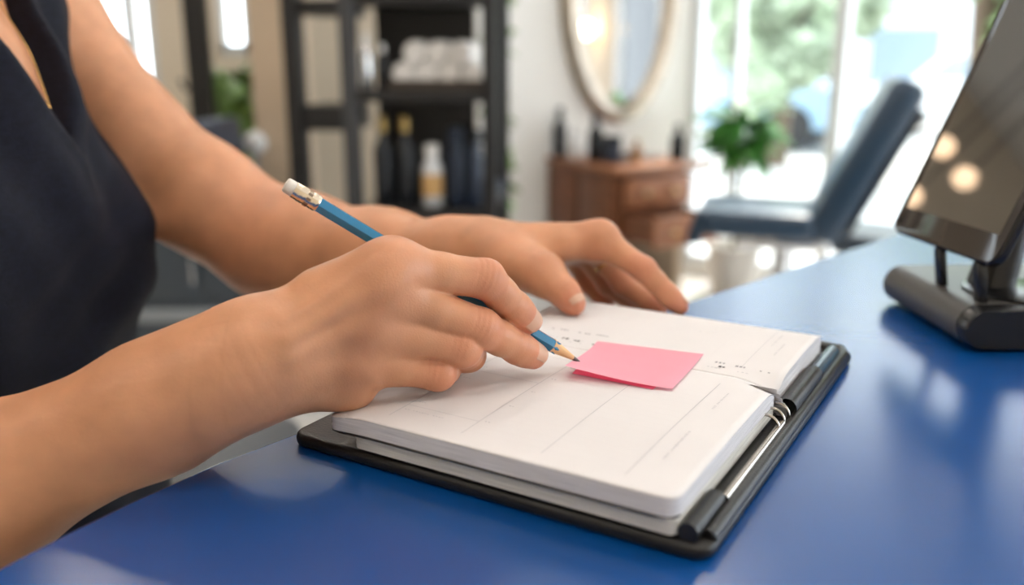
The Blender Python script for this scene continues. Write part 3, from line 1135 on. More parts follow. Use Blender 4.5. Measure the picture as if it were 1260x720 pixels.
bottle('pump_bottle', on_shelf(.040, .06, 0), .185, .022, M_chrome, M_whitep, 'shiny silver bottle on the towel shelf beside the grey post')
bottle('pump_bottle', on_shelf(.090, .08, 0), .150, .022, M_dark, M_whitep, 'dark bottle with white cap next to the towel basket')
bottle('shampoo_bottle', on_shelf(.075, .10, 1), .310, .033, M_dark, M_goldcap, 'tall black shampoo bottle with gold cap near the grey post', group='shampoo bottles')
bottle('shampoo_bottle', on_shelf(.155, .10, 1), .310, .033, M_dark, M_goldcap, 'tall black shampoo bottle with gold cap beside the pale labelled bottle', group='shampoo bottles')
bottle('conditioner_bottle', on_shelf(.255, .09, 1), .215, .036, M_clearp, M_whitep, 'pale bottle with amber label among black bottles on the shelf', band=mat('amber_label', (.62, .38, .16), rough=.6), neck=.6)
bottle('serum_bottle', on_shelf(.335, .12, 1), .270, .032, M_navy, M_navy, 'navy bottle standing right beside the pale labelled bottle', neck=.8)
bottle('serum_bottle', on_shelf(.400, .12, 1), .265, .032, M_navy, M_dark, 'navy bottle with black cap next to the small dark jar', neck=.8)
jr = empty('cream_jar', tuple(on_shelf(.47, .13, 1)))
MB().lathe([(.030, 0), (.032, .005), (.032, .055), (.029, .06)], 20).build('jar_body', M_dark, jr)
MB().lathe([(.033, .06), (.033, .085), (.028, .088)], 20).build('lid', M_navy, jr)
tag(jr, 'small dark cream jar at the end of the bottle shelf', 'jar')


# ------------------------------------------------------------------ plants
M_leaf = mat('green_leaf', (.07, .25, .045), rough=.45, noise=.4, nscale=12)
M_leaf2 = mat('olive_leaf', (.16, .27, .06), rough=.5, noise=.4, nscale=12)
M_stem = mat('stem', (.10, .09, .03), rough=.7)
M_pot = mat('pale_pot', (.62, .60, .57), rough=.5)


def leaf_mesh(l, w, droop):
    m = MB()
    n = 6

    def fn(u, v):
        x = u * l
        ww = w * math.sin(math.pi * min(1, u * .95 + .04)) ** .8
        s = (v * 2 - 1)
        return (x, s * ww, -droop * u * u * l - abs(s) * ww * .25)
    m.grid(fn, n, 2)
    return m.mesh('leaf')


def plant(name, loc, stem_h, leaves, l, w, label, m_leaf, pot_r=.13, pot_h=.24, spread=1.0, droop=.6, seed=1, base=0.0):
    rg = random.Random(seed)
    p = empty(name, tuple(loc))
    if pot_r > 0:
        MB().lathe([(pot_r * .75, 0), (pot_r, pot_h), (pot_r * 1.05, pot_h), (pot_r * 1.05, pot_h + .02), (pot_r * .9, pot_h + .02), (pot_r * .88, pot_h - .02)], 28).build('pot', M_pot, p)
    for k in range(3):
        a = k * 2.1
        MB().tube([(0, 0, pot_h * .8 + base), (.02 * math.cos(a), .02 * math.sin(a), stem_h * .6), (.04 * math.cos(a), .04 * math.sin(a), stem_h)], [.009, .008, .006], 8).build('stem', M_stem, p)
    mes = [leaf_mesh(l * f, w * f, droop) for f in (.8, 1.0, 1.2)]
    for me in mes: me.materials.append(m_leaf)
    for k in range(leaves):
        o = bpy.data.objects.new('leaf', mes[k % 3]); o.parent = p
        a = rg.uniform(0, 2 * math.pi)
        el = rg.uniform(-.5, 1.1)
        h = stem_h + rg.uniform(-.16, .05) * spread
        o.location = (.03 * math.cos(a), .03 * math.sin(a), h)
        o.rotation_euler = (rg.uniform(-.5, .5), -el, a)
        col.objects.link(o)
    tag(p, label, 'plant')
    return p


yP = 4.32
plant('potted_plant', (gx(914, yP, .9), yP, 0), gz(152, yP), 130, .165, .028, 'leafy green potted plant in front of the shop window', M_leaf, seed=2)
plant('potted_plant', (gx(288, 4.1, 1), 4.1, 0), gz(110, 4.1), 110, .13, .034, 'bushy green plant beside the beige pillar', M_leaf2, seed=5, spread=1.8)
# climbing plant behind the shelf unit
vn = empty('trailing_plant', (gx(613, 3.45), 3.45, 0))
MB().lathe([(.10, 0), (.13, .22), (.135, .24), (.115, .24), (.11, .20)], 24).build('pot', M_pot, vn)
MB().tube([(0, 0, .2), (.01, 0, 1.0), (-.005, .01, 1.9)], [.012, .010, .006], 8).build('stem', M_stem, vn)
mes = [leaf_mesh(.075 * f, .020 * f, .5) for f in (.8, 1.0, 1.2)]
for me in mes: me.materials.append(M_leaf2)
rg = random.Random(11)
for k in range(170):
    o = bpy.data.objects.new('leaf', mes[k % 3]); o.parent = vn
    o.location = (0, 0, rg.uniform(.45, 1.95)); o.rotation_euler = (rg.uniform(-.6, .6), rg.uniform(-.6, .7), rg.uniform(0, 6.28))
    col.objects.link(o)
tag(vn, 'tall slender leafy plant beside the black shelving unit', 'plant')

# ------------------------------------------------------------------ left side of the salon
# black framed floor mirror panel and styling chair back
fm = empty('coat_stand', (gx(249, 3.85), 3.85, 0))
MB().box((0, 0, 1.16), (.095, .06, 2.3), .006).build('post', M_black, fm)
MB().lathe([(.13, .001), (.13, .02), (.05, .04)], 28).build('base', M_black, fm)
for s in (-1, 1):
    MB().tube([(0, 0, 1.02 if s < 0 else 1.75), (s * .06, -.02, 1.02 if s < 0 else 1.75), (s * .08, -.02, 1.06 if s < 0 else 1.79)], .010, 8).build('hook', M_black, fm)
tag(fm, 'thick black upright coat stand before the cream wall', 'coat stand')
c2 = empty('styling_chair', (gx(266, 3.46, .8) - .20, 3.46, 0), math.radians(172))
zb2 = gz(146, 3.46)
MB().box((-.20, 0, zb2 - .22), (.08, .40, .44), .03, seg=3).build('backrest', M_navy, c2)
MB().box((.03, 0, zb2 - .46), (.44, .44, .10), .03, seg=3).build('seat', M_navy, c2)
MB().lathe([(.05, .05), (.05, zb2 - .52)], 18).build('column', M_chrome, c2)
MB().lathe([(.21, .001), (.21, .02), (.06, .05)], 32).build('base', M_chrome, c2)
tag(c2, 'navy styling chair standing beside the beige pillar', 'chair')
ob = empty('glass_globe_ornament', (gx(309, 3.64), 3.64, 0))
MB().lathe([(.07, .001), (.07, .02), (.015, .03), (.012, gz(176, 3.64) - .045)], 20).build('stand', M_chrome, ob)
MB().ball((0, 0, gz(176, 3.64)), .048, 20, 14).build('globe', M_whitep, ob)
tag(ob, 'white globe on a slim chrome stand by the beige pillar', 'ornament')

# dark cabinet behind the person, stool between it and the counter
yc = 2.75
cb_ = empty('storage_cabinet', ((gx(120, yc, .5) + gx(312, yc, .5)) / 2, yc + .22, 0))
cwid = gx(312, yc, .5) - gx(120, yc, .5)
ctop = gz(262, yc)
M_slate = mat('slate_panel', (.040, .052, .066), rough=.45)
MB().box((0, 0, ctop / 2 + .05), (cwid, .44, ctop - .10), .004).build('body', M_slate, cb_)
MB().box((0, 0, ctop + .012), (cwid + .03, .47, .024), .004).build('cabinet_top', M_dark, cb_)
MB().box((0, -.225, gz(388, yc)), (cwid, .014, .045), .003).build('trim_rail', mat('grey_trim', (.22, .24, .26), rough=.4), cb_)
MB().box((0, .01, .045), (cwid - .04, .40, .085), 0).build('plinth', M_black, cb_)
for k in range(3):
    d_ = MB().box((-cwid / 2 + cwid * (k + .5) / 3, -.224, (ctop + gz(388, yc)) / 2 + .02), (cwid / 3 - .012, .014, ctop - gz(388, yc) - .08), .003).build('door', M_slate, cb_)
    MB().tube([(-cwid / 2 + cwid * (k + .88) / 3, -.245, ctop - .10), (-cwid / 2 + cwid * (k + .88) / 3, -.245, ctop - .22)], .006, 8).build('handle', M_chrome, d_)
tag(cb_, 'low slate cabinet with pale trim rail behind the person', 'cabinet')

ys_ = 1.42
stl = empty('rolling_stool', (gx(255, ys_, .45), ys_, 0))
szz = gz(540, ys_)
MB().lathe([(.13, szz - .07), (.165, szz - .06), (.17, szz - .035), (.165, szz - .010), (.14, szz), (.001, szz + .003)], 40).build('seat', mat('grey_vinyl', (.075, .078, .085), rough=.4), stl)
MB().lathe([(.025, .09), (.025, szz - .07)], 16).build('gas_column', M_chrome, stl)
for k in range(5):
    a = 2 * math.pi * k / 5 + .3
    lg = MB().tube([(0, 0, .11), (.22 * math.cos(a), .22 * math.sin(a), .075)], [.022, .015], 10).build('leg', M_black, stl)
    MB().lathe([(.028, -.012), (.030, 0), (.028, .012)], 16, M=Matrix.Translation((.23 * math.cos(a), .23 * math.sin(a), .0315)) @ Matrix.Rotation(a, 4, 'Z') @ Matrix.Rotation(math.pi / 2, 4, 'X')).build('caster', M_dark, lg)
tag(stl, 'round grey rolling stool between the slate cabinet and the counter', 'stool')

# ------------------------------------------------------------------ ceiling lights
M_lamp = mat('lamp_disc', (1.0, .90, .79), emit=44.0)
spots = [(-1.4, 2.6), (-.4, 2.6), (.6, 2.6), (-1.3, 1.2), (-.3, 1.2), (.7, 1.2), (-1.3, -.2), (-.3, -.2), (.7, -.2), (1.8, 1.6), (-2.6, 2.6), (-2.6, 1.2), (-2.6, -.2)]
d0 = empty('downlight', (spots[0][0], spots[0][1], CEIL))
MB().lathe([(.080, -.001), (.100, -.001), (.100, -.012), (.081, -.012), (.080, -.001)], 28, cap=False).build('ring', M_chrome, d0)
MB().lathe([(.001, -.008), (.080, -.008), (.080, -.002), (.001, -.002)], 24).build('lamp_disc', M_lamp, d0)
tag(d0, 'round recessed downlight in the white ceiling', 'light', 'ceiling downlights')
for (x, y) in spots[1:]:
    c = copy_tree(d0); c.location = (x, y, CEIL)

# cluster pendant, caught in the tablet's glass
M_glow = mat('soft_bulb', (1.0, .70, .45), emit=2.6)
pl_ = empty('pendant_lamp', (-1.04, 2.62, CEIL))
MB().lathe([(.09, -.025), (.09, -.001)], 24).build('canopy', M_brass, pl_)
for k, (dx, dy, z) in enumerate(((.04, .03, 1.84), (-.02, .05, 1.67), (-.04, -.06, 1.80))):
    cd_ = MB().tube([(dx, dy, -.02), (dx, dy, z + .045 - CEIL)], .004, 6).build('cord', M_black, pl_)
    MB().ball((dx, dy, z - CEIL), .036, 18, 12).build('globe', M_glow, cd_)
tag(pl_, 'cluster pendant of three small glowing globes', 'lamp')

# ------------------------------------------------------------------ outside the windows
M_pave = mat('pale_paving', (.55, .54, .52), rough=.8, noise=.1, nscale=.8)
M_asph = mat('asphalt', (.30, .31, .33), rough=.8)
st_(MB().box((4, 24, -.19), (70, 44, .1)).build('ground_outside', M_pave, smooth=False))
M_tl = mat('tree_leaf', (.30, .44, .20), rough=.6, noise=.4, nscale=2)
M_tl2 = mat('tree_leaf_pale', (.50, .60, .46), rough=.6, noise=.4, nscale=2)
M_bark = mat('bark', (.12, .085, .06), rough=.9, bump=.6, bscale=20)


def tree(loc, h, r, label, m_leaf, seed):
    rg = random.Random(seed)
    t = empty('tree', loc)
    MB().tube([(0, 0, 0), (.05, 0, h * .3), (-.03, .04, h * .6), (0, 0, h * .85)], [.16, .12, .09, .03], 10).build('trunk', M_bark, t)
    for k in range(5):
        a = k * 1.3
        MB().tube([(0, 0, h * (.42 + .06 * k)), (r * .6 * math.cos(a), r * .6 * math.sin(a), h * (.62 + .05 * k))], [.05, .015], 6).build('branch', M_bark, t)
    m = MB()
    clumps = [(rg.gauss(0, r * .45), rg.gauss(0, r * .45), h * .68 + rg.gauss(0, r * .42), r * rg.uniform(.25, .5)) for _ in range(16)]
    for _ in range(4200):
        c = rg.choice(clumps)
        v = Vector((rg.gauss(0, 1), rg.gauss(0, 1), rg.gauss(0, 1))).normalized() * c[3] * rg.uniform(.6, 1)
        p = Vector(c[:3]) + v
        a = Vector((rg.gauss(0, 1), rg.gauss(0, 1), rg.gauss(0, .5))).normalized() * .16
        b = a.cross(Vector((rg.gauss(0, 1), rg.gauss(0, 1), rg.gauss(0, 1)))).normalized() * .08
        m.add([p - a, p + b, p + a, p - b], [(0, 1, 2, 3)])
    tag(m.build('foliage', m_leaf, t, smooth=False), kind='stuff')
    tag(t, label, 'tree')


def out(px, y): return (gx(px, y, 1.0), y, -.14)


tree(out(1200, 9.0), 3.9, 1.4, 'bushy green street tree behind the reclining chair', M_tl, 1)
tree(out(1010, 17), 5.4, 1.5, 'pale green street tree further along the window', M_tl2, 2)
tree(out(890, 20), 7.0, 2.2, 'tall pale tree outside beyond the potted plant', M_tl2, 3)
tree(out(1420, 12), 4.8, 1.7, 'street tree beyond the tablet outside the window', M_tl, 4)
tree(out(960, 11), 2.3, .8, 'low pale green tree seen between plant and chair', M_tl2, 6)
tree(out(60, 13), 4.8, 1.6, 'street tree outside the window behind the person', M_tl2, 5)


M_carglass = mat('car_glass', (.30, .38, .46), rough=.1)


def car(loc, rz, m_paint, label):
    c = empty('parked_car', loc, rz)
    prof_ = [(-2.1, .30), (-2.15, .62), (-1.95, .82), (-1.25, .92), (-.75, 1.38), (.65, 1.42), (1.25, 1.00), (1.95, .86), (2.12, .60), (2.08, .30)]
    m = MB()
    MX = Matrix.Rotation(math.pi / 2, 4, 'X')
    m.prism(prof_, -.85, .85, bev=.06, M=MX)
    m.build('car_body', m_paint, c, angle=50)
    for s in (-.862, .862):
        for k, pr in enumerate(([(-1.05, .94), (-.68, 1.30), (-.10, 1.33), (-.10, .94)], [(0, .94), (0, 1.33), (.58, 1.32), (1.02, .98)])):
            MB().prism(pr, -.004, .004, M=Matrix.Translation((0, s, 0)) @ MX).build('side_window', M_carglass, c, smooth=False)
    for x in (-1.35, 1.35):
        for s in (-.80, .80):
            MB().lathe([(.20, -.10), (.31, -.10), (.33, -.06), (.33, .06), (.31, .10), (.20, .10)], 24, M=Matrix.Translation((x, s, .331)) @ Matrix.Rotation(math.pi / 2, 4, 'X')).build('wheel', M_dark, c)
    tag(c, label, 'car')


car((gx(1230, 15.5), 15.5, -.14), math.radians(-30), mat('white_paint', (.80, .80, .80), rough=.2, coat=.5), 'white car parked outside behind the reclining chair')
car((gx(880, 14), 14.0, -.14), math.radians(-30), mat('pale_blue_paint', (.30, .45, .60), rough=.2, coat=.5), 'pale blue car parked further off beyond the window')

# pale building across the street
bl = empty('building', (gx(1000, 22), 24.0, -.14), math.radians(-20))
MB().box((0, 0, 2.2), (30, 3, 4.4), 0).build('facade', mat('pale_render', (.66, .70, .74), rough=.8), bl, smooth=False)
fw = MB().box((0, 0, 0), (1.5, .08, 1.3), 0).mesh('window_pane', False)
fw.materials.append(mat('far_glass', (.25, .32, .40), rough=.1))
for i in range(11):
    for k in range(2):
        o = bpy.data.objects.new('window', fw); o.parent = bl; o.location = (-13.5 + 2.7 * i, -1.52, 1.3 + 2.0 * k); col.objects.link(o)
MB().box((0, -.1, 4.5), (30.4, 3.4, .25), 0).build('cornice', M_white, bl, smooth=False)
tag(bl, 'pale rendered building across the street beyond the window', 'building')

# ------------------------------------------------------------------ person: body grown from a skeleton, one continuous mesh
PAGE_Z = 0.990
J = at
V3 = lambda *a: np.array(a, float)


def unit(v):
    v = np.asarray(v, float)
    return v / np.linalg.norm(v)


SL, SR = J(36, 24, .745), J(-548, -33, .42)
SM = (SL + SR) / 2
ax_s = unit((SL - SR) * V3(1, 1, 0))
ax_z = V3(0, 0, 1)
ax_f = V3(ax_s[1], -ax_s[0], 0)


def T(s, f, z):
    return SM + ax_s * s + ax_f * f + ax_z * z


# right arm and hand (holds the pencil)
ER = J(-287, 728, .405)
RW = J(312, 440, .405)
r_arm = [Cone(SR, (SR + ER) / 2, .052, .042), Cone((SR + ER) / 2, ER, .042, .040),
         Cone(ER, J(-40, 609, .407), .041, .0355), Cone(J(-40, 609, .407), J(200, 498, .405), .0355, .0265),
         Cone(J(200, 498, .405), J(282, 455, .405), .0265, .0222), Cone(J(282, 455, .405), J(322, 434, .405), .0222, .0215),
         Cone(J(258, 484, .396), J(272, 477, .396), .0100, .0095)]
RI = [J(484, 329, .413), J(597, 343, .430), J(634, 379, .4455), J(649, 395, .4520)]
RM = [J(470, 358, .412), J(592, 404, .431), J(637, 428, .450), J(656, 438, .459)]
RR = [J(455, 400, .415), J(568, 427, .430), J(577, 437, .449), J(556, 441, .455)]
RP = [J(440, 443, .421), J(539, 458, .431), J(548, 455, .446), J(527, 455, .452)]
RT = [J(352, 412, .424), J(440, 372, .450), J(556, 396, .4625), J(619, 399, .4655)]
RD = -CF * 0.85 + CU * 0.45          # back of the right hand faces the camera
r_palm = [
    Cone(J(322, 420, .407), RI[0], .0150, .0098), Cone(J(325, 432, .404), RM[0], .0150, .0108),
    Cone(J(326, 446, .404), RR[0], .0145, .0112), Cone(J(326, 458, .406), RP[0], .0140, .0108),
    Cone(RI[0], RI[0] - .003 * CF, .0098, .0098), Cone(RM[0], RM[0] + .0062 * RD, .0104, .0098),
    Cone(RR[0], RR[0] + .0050 * RD, .0103, .0096), Cone(RP[0], RP[0] + .0038 * RD, .0098, .0090),
    Cone(J(335, 470, .413), J(430, 474, .428), .0130, .0125),       # outer edge of the palm
    Cone(J(360, 420, .420), J(440, 375, .438), .0150, .0140),       # ball of the thumb
    Cone(J(430, 420, .428), J(470, 370, .432), .0120, .0120),
    Cone(J(395, 362, .413), J(462, 332, .414), .0112, .0092),       # web towards the forefinger
    Cone(RI[0], J(512, 344, .424), .0080, .0062), Cone(RM[0], J(505, 386, .423), .0080, .0062), Cone(RR[0], J(492, 432, .426), .0080, .0062),   # skin between the fingers
]
r_tendon = [Cone(J(356, 402, .3905), RI[0] + .0100 * RD, .0026, .0034), Cone(J(356, 418, .388), RM[0] + .0112 * RD, .0028, .0042),
            Cone(J(356, 434, .389), RR[0] + .0108 * RD, .0026, .0038), Cone(J(352, 452, .394), RP[0] + .0085 * RD, .002, .003)]


def finger(js, rs):
    """Phalanges with a slight waist between the joints; rs = radii at knuckle, joints and tip."""
    out = []
    for i in range(len(js) - 1):
        a, b = js[i], js[i + 1]
        m = (a + b) / 2
        w = .93 if i < len(js) - 2 else 1.0
        rm = (rs[i] + rs[i + 1]) / 2 * w
        out += [Cone(a, m, rs[i], rm), Cone(m, b, rm, rs[i + 1])]
    return out


r_fingers = [finger(RI, [.0111, .0095, .0080, .0067]), finger(RM, [.0116, .0096, .0082, .0069]),
             finger(RR, [.0113, .0098, .0082, .0068]), finger(RP, [.0106, .0088, .0072, .0060]),
             finger(RT, [.0135, .0108, .0096, .0078])]

# left arm and hand (fingers over the far edge of the planner)
LEl = J(332, 300, .75)
LW = J(592, 311, .632)
l_arm = [Cone(SL, J(162, 168, .742), .056, .0415), Cone(J(162, 168, .742), J(254, 246, .747), .0415, .0435), Cone(J(254, 246, .747), LEl, .0435, .0425),
         Cone(LEl, J(372, 305, .735), .0425, .042), Cone(J(372, 305, .735), J(470, 317, .69), .042, .0345),
         Cone(J(470, 317, .69), J(560, 314, .645), .0345, .0235), Cone(J(560, 314, .645), LW, .0235, .0205)]
LI = [J(738, 297, .616), J(792, 331, .603), J(820, 361, .600), J(836, 377, .600)]
LM = [J(728, 300, .637), J(768, 350, .638), J(795, 369, .632), J(811, 379, .628)]
LR = [J(716, 304, .656), J(748, 350, .660), J(772, 368, .655), J(787, 376, .650)]
LP = [J(702, 308, .672), J(722, 348, .678), J(738, 364, .674), J(748, 370, .670)]
LT = [J(628, 320, .604), J(667, 337, .584), J(694, 360, .570), J(706, 374, .566)]
LD = V3(0.05, -0.15, 1.0)
l_palm = [
    Cone(J(606, 300, .620), LI[0], .0130, .0105), Cone(J(604, 303, .630), LM[0], .0135, .0110),
    Cone(J(602, 306, .638), LR[0], .0130, .0105), Cone(J(600, 309, .645), LP[0], .0120, .0100),
    Cone(LI[0], LI[0] + .002 * LD, .0106, .0106),
    Cone(J(610, 318, .612), LT[1], .0160, .0125),
    Cone(J(618, 312, .612), J(690, 302, .610), .0120, .0080),
]
l_tendon = [Cone(J(630, 285, .617), LI[0] + .0085 * LD, .002, .0028), Cone(J(630, 286, .630), LM[0] + .0085 * LD, .002, .0028)]
l_fingers = [finger(LI, [.0098, .0086, .0074, .0062]), finger(LM, [.0098, .0086, .0074, .0062]),
             finger(LR, [.0094, .0082, .0070, .0060]), finger(LP, [.0086, .0074, .0064, .0055]),
             finger(LT, [.0135, .0108, .0098, .0076])]

torso = [Cone(SR, SL, .050, .050), Cone(T(0, -.015, -.07), T(0, -.005, -.30), .135, .115, ax_f, .70),
         Cone(T(0, -.005, -.30), T(0, 0, -.50), .118, .150, ax_f, .72),
         Cone(T(.078, .068, -.165), T(.078, .072, -.17), .058, .058), Cone(T(-.078, .068, -.165), T(-.078, .072, -.17), .058, .058),
         Cone(T(0, .030, -.06), T(0, .045, -.12), .075, .080),
         Cone(T(0, -.01, 0), T(0, .035, .11), .054, .050), Cone(T(0, -.02, .035), SL + ax_z * .012, .040, .030), Cone(T(0, -.02, .035), SR + ax_z * .012, .040, .030),
         # head, bowed towards the page
         Cone(T(0, .050, .205), T(0, .090, .225), .082, .078), Cone(T(0, .095, .195), T(0, .125, .130), .066, .040),
         Cone(T(0, .155, .225), T(0, .178, .178), .008, .013), Cone(T(0, .163, .146), T(0, .163, .141), .014, .012),
         Cone(T(.080, .055, .200), T(.082, .050, .170), .014, .010, ax_s, .5), Cone(T(-.080, .055, .200), T(-.082, .050, .170), .014, .010, ax_s, .5)]

F_base = chain_field(torso + r_arm + l_arm, .022)
F_rp = chain_field(r_palm, .0115)
F_rt = chain_field(r_tendon, .002)
F_lp = chain_field(l_palm, .014)
F_lt = chain_field(l_tendon, .002)
F_rf = [chain_field(f, .003) for f in r_fingers]
F_lf = [chain_field(f, .003) for f in l_fingers]

# skin folds across the finger joints, the wrist and the knuckles: (place, axis, reach, offsets, width, depth)
folds = []


def fold(p, axis, dors, reach, offs, w, dep):
    folds.append((np.asarray(p), unit(axis), unit(dors), reach, offs, w, dep))


for ch in (RI, RM):
    fold(ch[1] + .006 * RD, ch[2] - ch[0], RD, .0085, (-.0042, -.0016, .0012, .0040), .0007, .00040)
    fold(ch[2] + .005 * RD, ch[3] - ch[1], RD, .0070, (-.0016, .0010), .00065, .00030)
for ch in (RR, RP):
    fold(ch[1] + .005 * RD, ch[1] - ch[0], RD, .0085, (-.0050, -.0024, .0004), .0007, .00032)
for ch in (LI,):
    fold(ch[1] + .005 * LD, ch[2] - ch[0], LD, .0085, (-.0030, 0, .0030), .0008, .0004)
fold(LT[2] - .006 * CF, LT[3] - LT[1], -CF, .0095, (-.003, 0, .003), .0008, .0004)
fold(J(306, 448, .388), RW - ER, -CF, .0260, (-.0060, .0005, .0065), .0010, .00008)


# the flesh gives way around the pencil instead of passing through it
F_grip = Cone(p_er, p_tip, PR - .0003, PR - .0003)


def body_field(P, c, R):
    base = F_base(P, c, R)
    rp = F_rp(P, c, R)
    rp = smin(rp, F_rt(P, c, R), .006)
    lp = smin(F_lp(P, c, R), F_lt(P, c, R), .006)
    base = smin(base, rp, .016)
    base = smin(base, lp, .016)
    d = base
    for i, f in enumerate(F_rf):
        v = f(P, c, R)
        if np.min(v) < .05:
            d = smin(d, smin(base, v, .0085 if i < 4 else .012), .0007)
    for i, f in enumerate(F_lf):
        v = f(P, c, R)
        if np.min(v) < .05:
            d = smin(d, smin(base, v, .008 if i < 4 else .014), .0011)
    if c is not None:
        for (p, a, n, reach, offs, w, dep) in folds:
            if np.linalg.norm(p - c) > reach * 1.8 + R:
                continue
            q = P - p
            s = q @ a
            m = np.exp(-(np.einsum('ij,ij->i', q, q) / reach ** 2) ** 2)
            bend = s + 6.0 * np.square(q - s[:, None] * a).sum(1) * .5
            g = 0
            for o in offs:
                g = g + np.exp(-((bend - o) / w) ** 2)
            d = d + dep * g * m
    return smax(d, -F_grip(P), .0008)


xs = spacing(-.66, .135, [(-.135, .035, .0008), (.035, .125, .0012)], .005)
ys = spacing(.26, 1.00, [(.365, .480, .0008), (.530, .650, .0012)], .005)
zs = spacing(.68, 1.56, [(.984, 1.075, .0008)], .005)
vb, qb = surface_nets(xs, ys, zs, body_field)
vb = relax(vb, qb, 2, .45)

M_skin = mat('skin', (.60, .290, .160), rough=.40, noise=.12, nscale=45, bump=.14, bscale=1100, sss=.16, spec=.4)
snt = M_skin.node_tree
pri = snt.nodes['Principled BSDF']
src = pri.inputs['Base Color'].links[0].from_socket
atn = snt.nodes.new('ShaderNodeAttribute'); atn.attribute_name = 'flush'
mxc = snt.nodes.new('ShaderNodeMix'); mxc.data_type = 'RGBA'
snt.links.new(atn.outputs['Fac'], mxc.inputs[0]); snt.links.new(src, mxc.inputs[6])
mxc.inputs[7].default_value = (.60, .205, .135, 1)
snt.links.new(mxc.outputs[2], pri.inputs['Base Color'])
# fine criss-cross skin relief on top of the noise
vor = snt.nodes.new('ShaderNodeTexVoronoi'); vor.feature = 'DISTANCE_TO_EDGE'; vor.inputs['Scale'].default_value = 850
tcs = snt.nodes.new('ShaderNodeTexCoord'); snt.links.new(tcs.outputs['Object'], vor.inputs['Vector'])
b2 = snt.nodes.new('ShaderNodeBump'); b2.inputs['Strength'].default_value = .07; b2.inputs['Distance'].default_value = .0006
b1 = pri.inputs['Normal'].links[0].from_node
snt.links.new(vor.outputs['Distance'], b2.inputs['Height']); snt.links.new(b1.outputs['Normal'], b2.inputs['Normal'])
snt.links.new(b2.outputs['Normal'], pri.inputs['Normal'])
person = empty('person', (float(SM[0]), float(SM[1]), 0.0))
tag(person, 'person in sleeveless navy blouse leaning on the counter, writing in planner with pencil', 'person')
INV = Matrix.Translation((-float(SM[0]), -float(SM[1]), 0.0))
OFF = V3(-SM[0], -SM[1], 0)
me_b = np_mesh('body', vb + OFF, qb)
# warmer, redder skin over the knuckles and at the fingertips
fl_ = np.zeros(len(vb))
for ch in (RI, RM, RR, RP, RT, LI, LM, LR, LP, LT):
    for k, (rad, amt) in enumerate(((.010, .45), (.009, .65), (.008, .45), (.009, .85))):
        fl_ = np.maximum(fl_, amt * np.exp(-(np.square(vb - ch[k]).sum(1) / (rad * 1.35) ** 2)))
for p, rad, amt in ((LEl, .05, .4), (ER, .05, .4)):
    fl_ = np.maximum(fl_, amt * np.exp(-(np.square(vb - p).sum(1) / rad ** 2)))
fa = me_b.attributes.new('flush', 'FLOAT', 'POINT')
fa.data.foreach_set('value', fl_.astype(np.float32))
body = link('body', me_b, M_skin, person)

# fingernails
M_nail = mat('nail', (.60, .36, .255), rough=.30, coat=.15, spec=.5)


def nail(tip, prev, dors, r, ln, r_prev=None, wid=52, back=.72):
    """Curved plate on the back of a fingertip; r and r_prev are the finger radii at the tip and at the last joint."""
    L = np.linalg.norm(tip - prev)
    t = unit(tip - prev)
    n = unit(dors - t * (np.asarray(dors) @ t))
    s = np.cross(t, n)
    rp = r_prev if r_prev else r * 1.17

    def fn(u, v):
        y = (v - back) * ln
        w = wid * (math.sqrt(max(0, 1 - (1 - min(v, .30) / .30) ** 2)) * .55 + .45)
        x = u * 2 - 1
        a = math.radians(x * w)
        loc = r + (rp - r) * min(1, -y / L) if y < 0 else math.sqrt(max(r * r - (y * .75) ** 2, (.6 * r) ** 2))
        rise = loc + .00055 - .0006 * max(0, .18 - v) / .18
        y -= .0012 * abs(x) ** 3 * max(0, v - .6) / .4
        return tip + t * y + (n * math.cos(a) + s * math.sin(a)) * rise + OFF
    o = MB().grid(fn, 14, 18).build('fingernail', M_nail, person)
    md = o.modifiers.new('thick', 'SOLIDIFY'); md.thickness = .0005; md.offset = 0
    return o


nail(RI[3], RI[2], V3(.46, -.72, .55), .0067, .0135, .0080, 60)
nail(RM[3], RM[2], V3(.74, -.42, .40), .0069, .0115, .0082, 42)
nail(RR[3], RR[2], V3(-.2, .3, -.9), .0068, .0115)
nail(RP[3], RP[2], V3(-.2, .3, -.9), .0060, .0100)
nail(RT[3], RT[2], V3(.2, .85, .5), .0078, .0130)
nail(LT[3], LT[2], V3(.50, -.70, .50), .0076, .0140, .0098)
nail(LI[3], LI[2], V3(.70, .25, .65), .0062, .0110)
nail(LM[3], LM[2], V3(.65, .30, .70), .0062, .0110)
nail(LR[3], LR[2], V3(.65, .30, .70), .0060, .0105)

# blouse
shirt = [Cone(T(0, -.018, -.02), T(0, -.010, -.12), .150, .156, ax_f, .66), Cone(T(0, .000, -.12), T(0, .040, -.52), .152, .165, ax_f, .74),
         Cone(T(.078, .070, -.160), T(.078, .068, -.190), .067, .066), Cone(T(-.078, .070, -.160), T(-.078, .068, -.190), .067, .066),
         Cone(SR, SL, .060, .060), Cone(T(0, .030, -.06), T(0, .050, -.13), .086, .092),
         Cone(T(0, -.02, .03), SL + ax_z * .014, .046, .036), Cone(T(0, -.02, .03), SR + ax_z * .014, .046, .036)]
F_sh = chain_field(shirt, .030)
F_armL = chain_field([Cone(SL + .014 * ax_s + .02 * ax_z, SL + .11 * ax_s + .01 * ax_z, .070, .085), Cone(SL + .03 * ax_s, J(254, 246, .747), .066, .054)], .01)
F_armR = chain_field([Cone(SR - .014 * ax_s + .02 * ax_z, SR - .11 * ax_s + .01 * ax_z, .070, .085), Cone(SR - .03 * ax_s, ER, .066, .054)], .01)
VZ, VS = -.090, .016


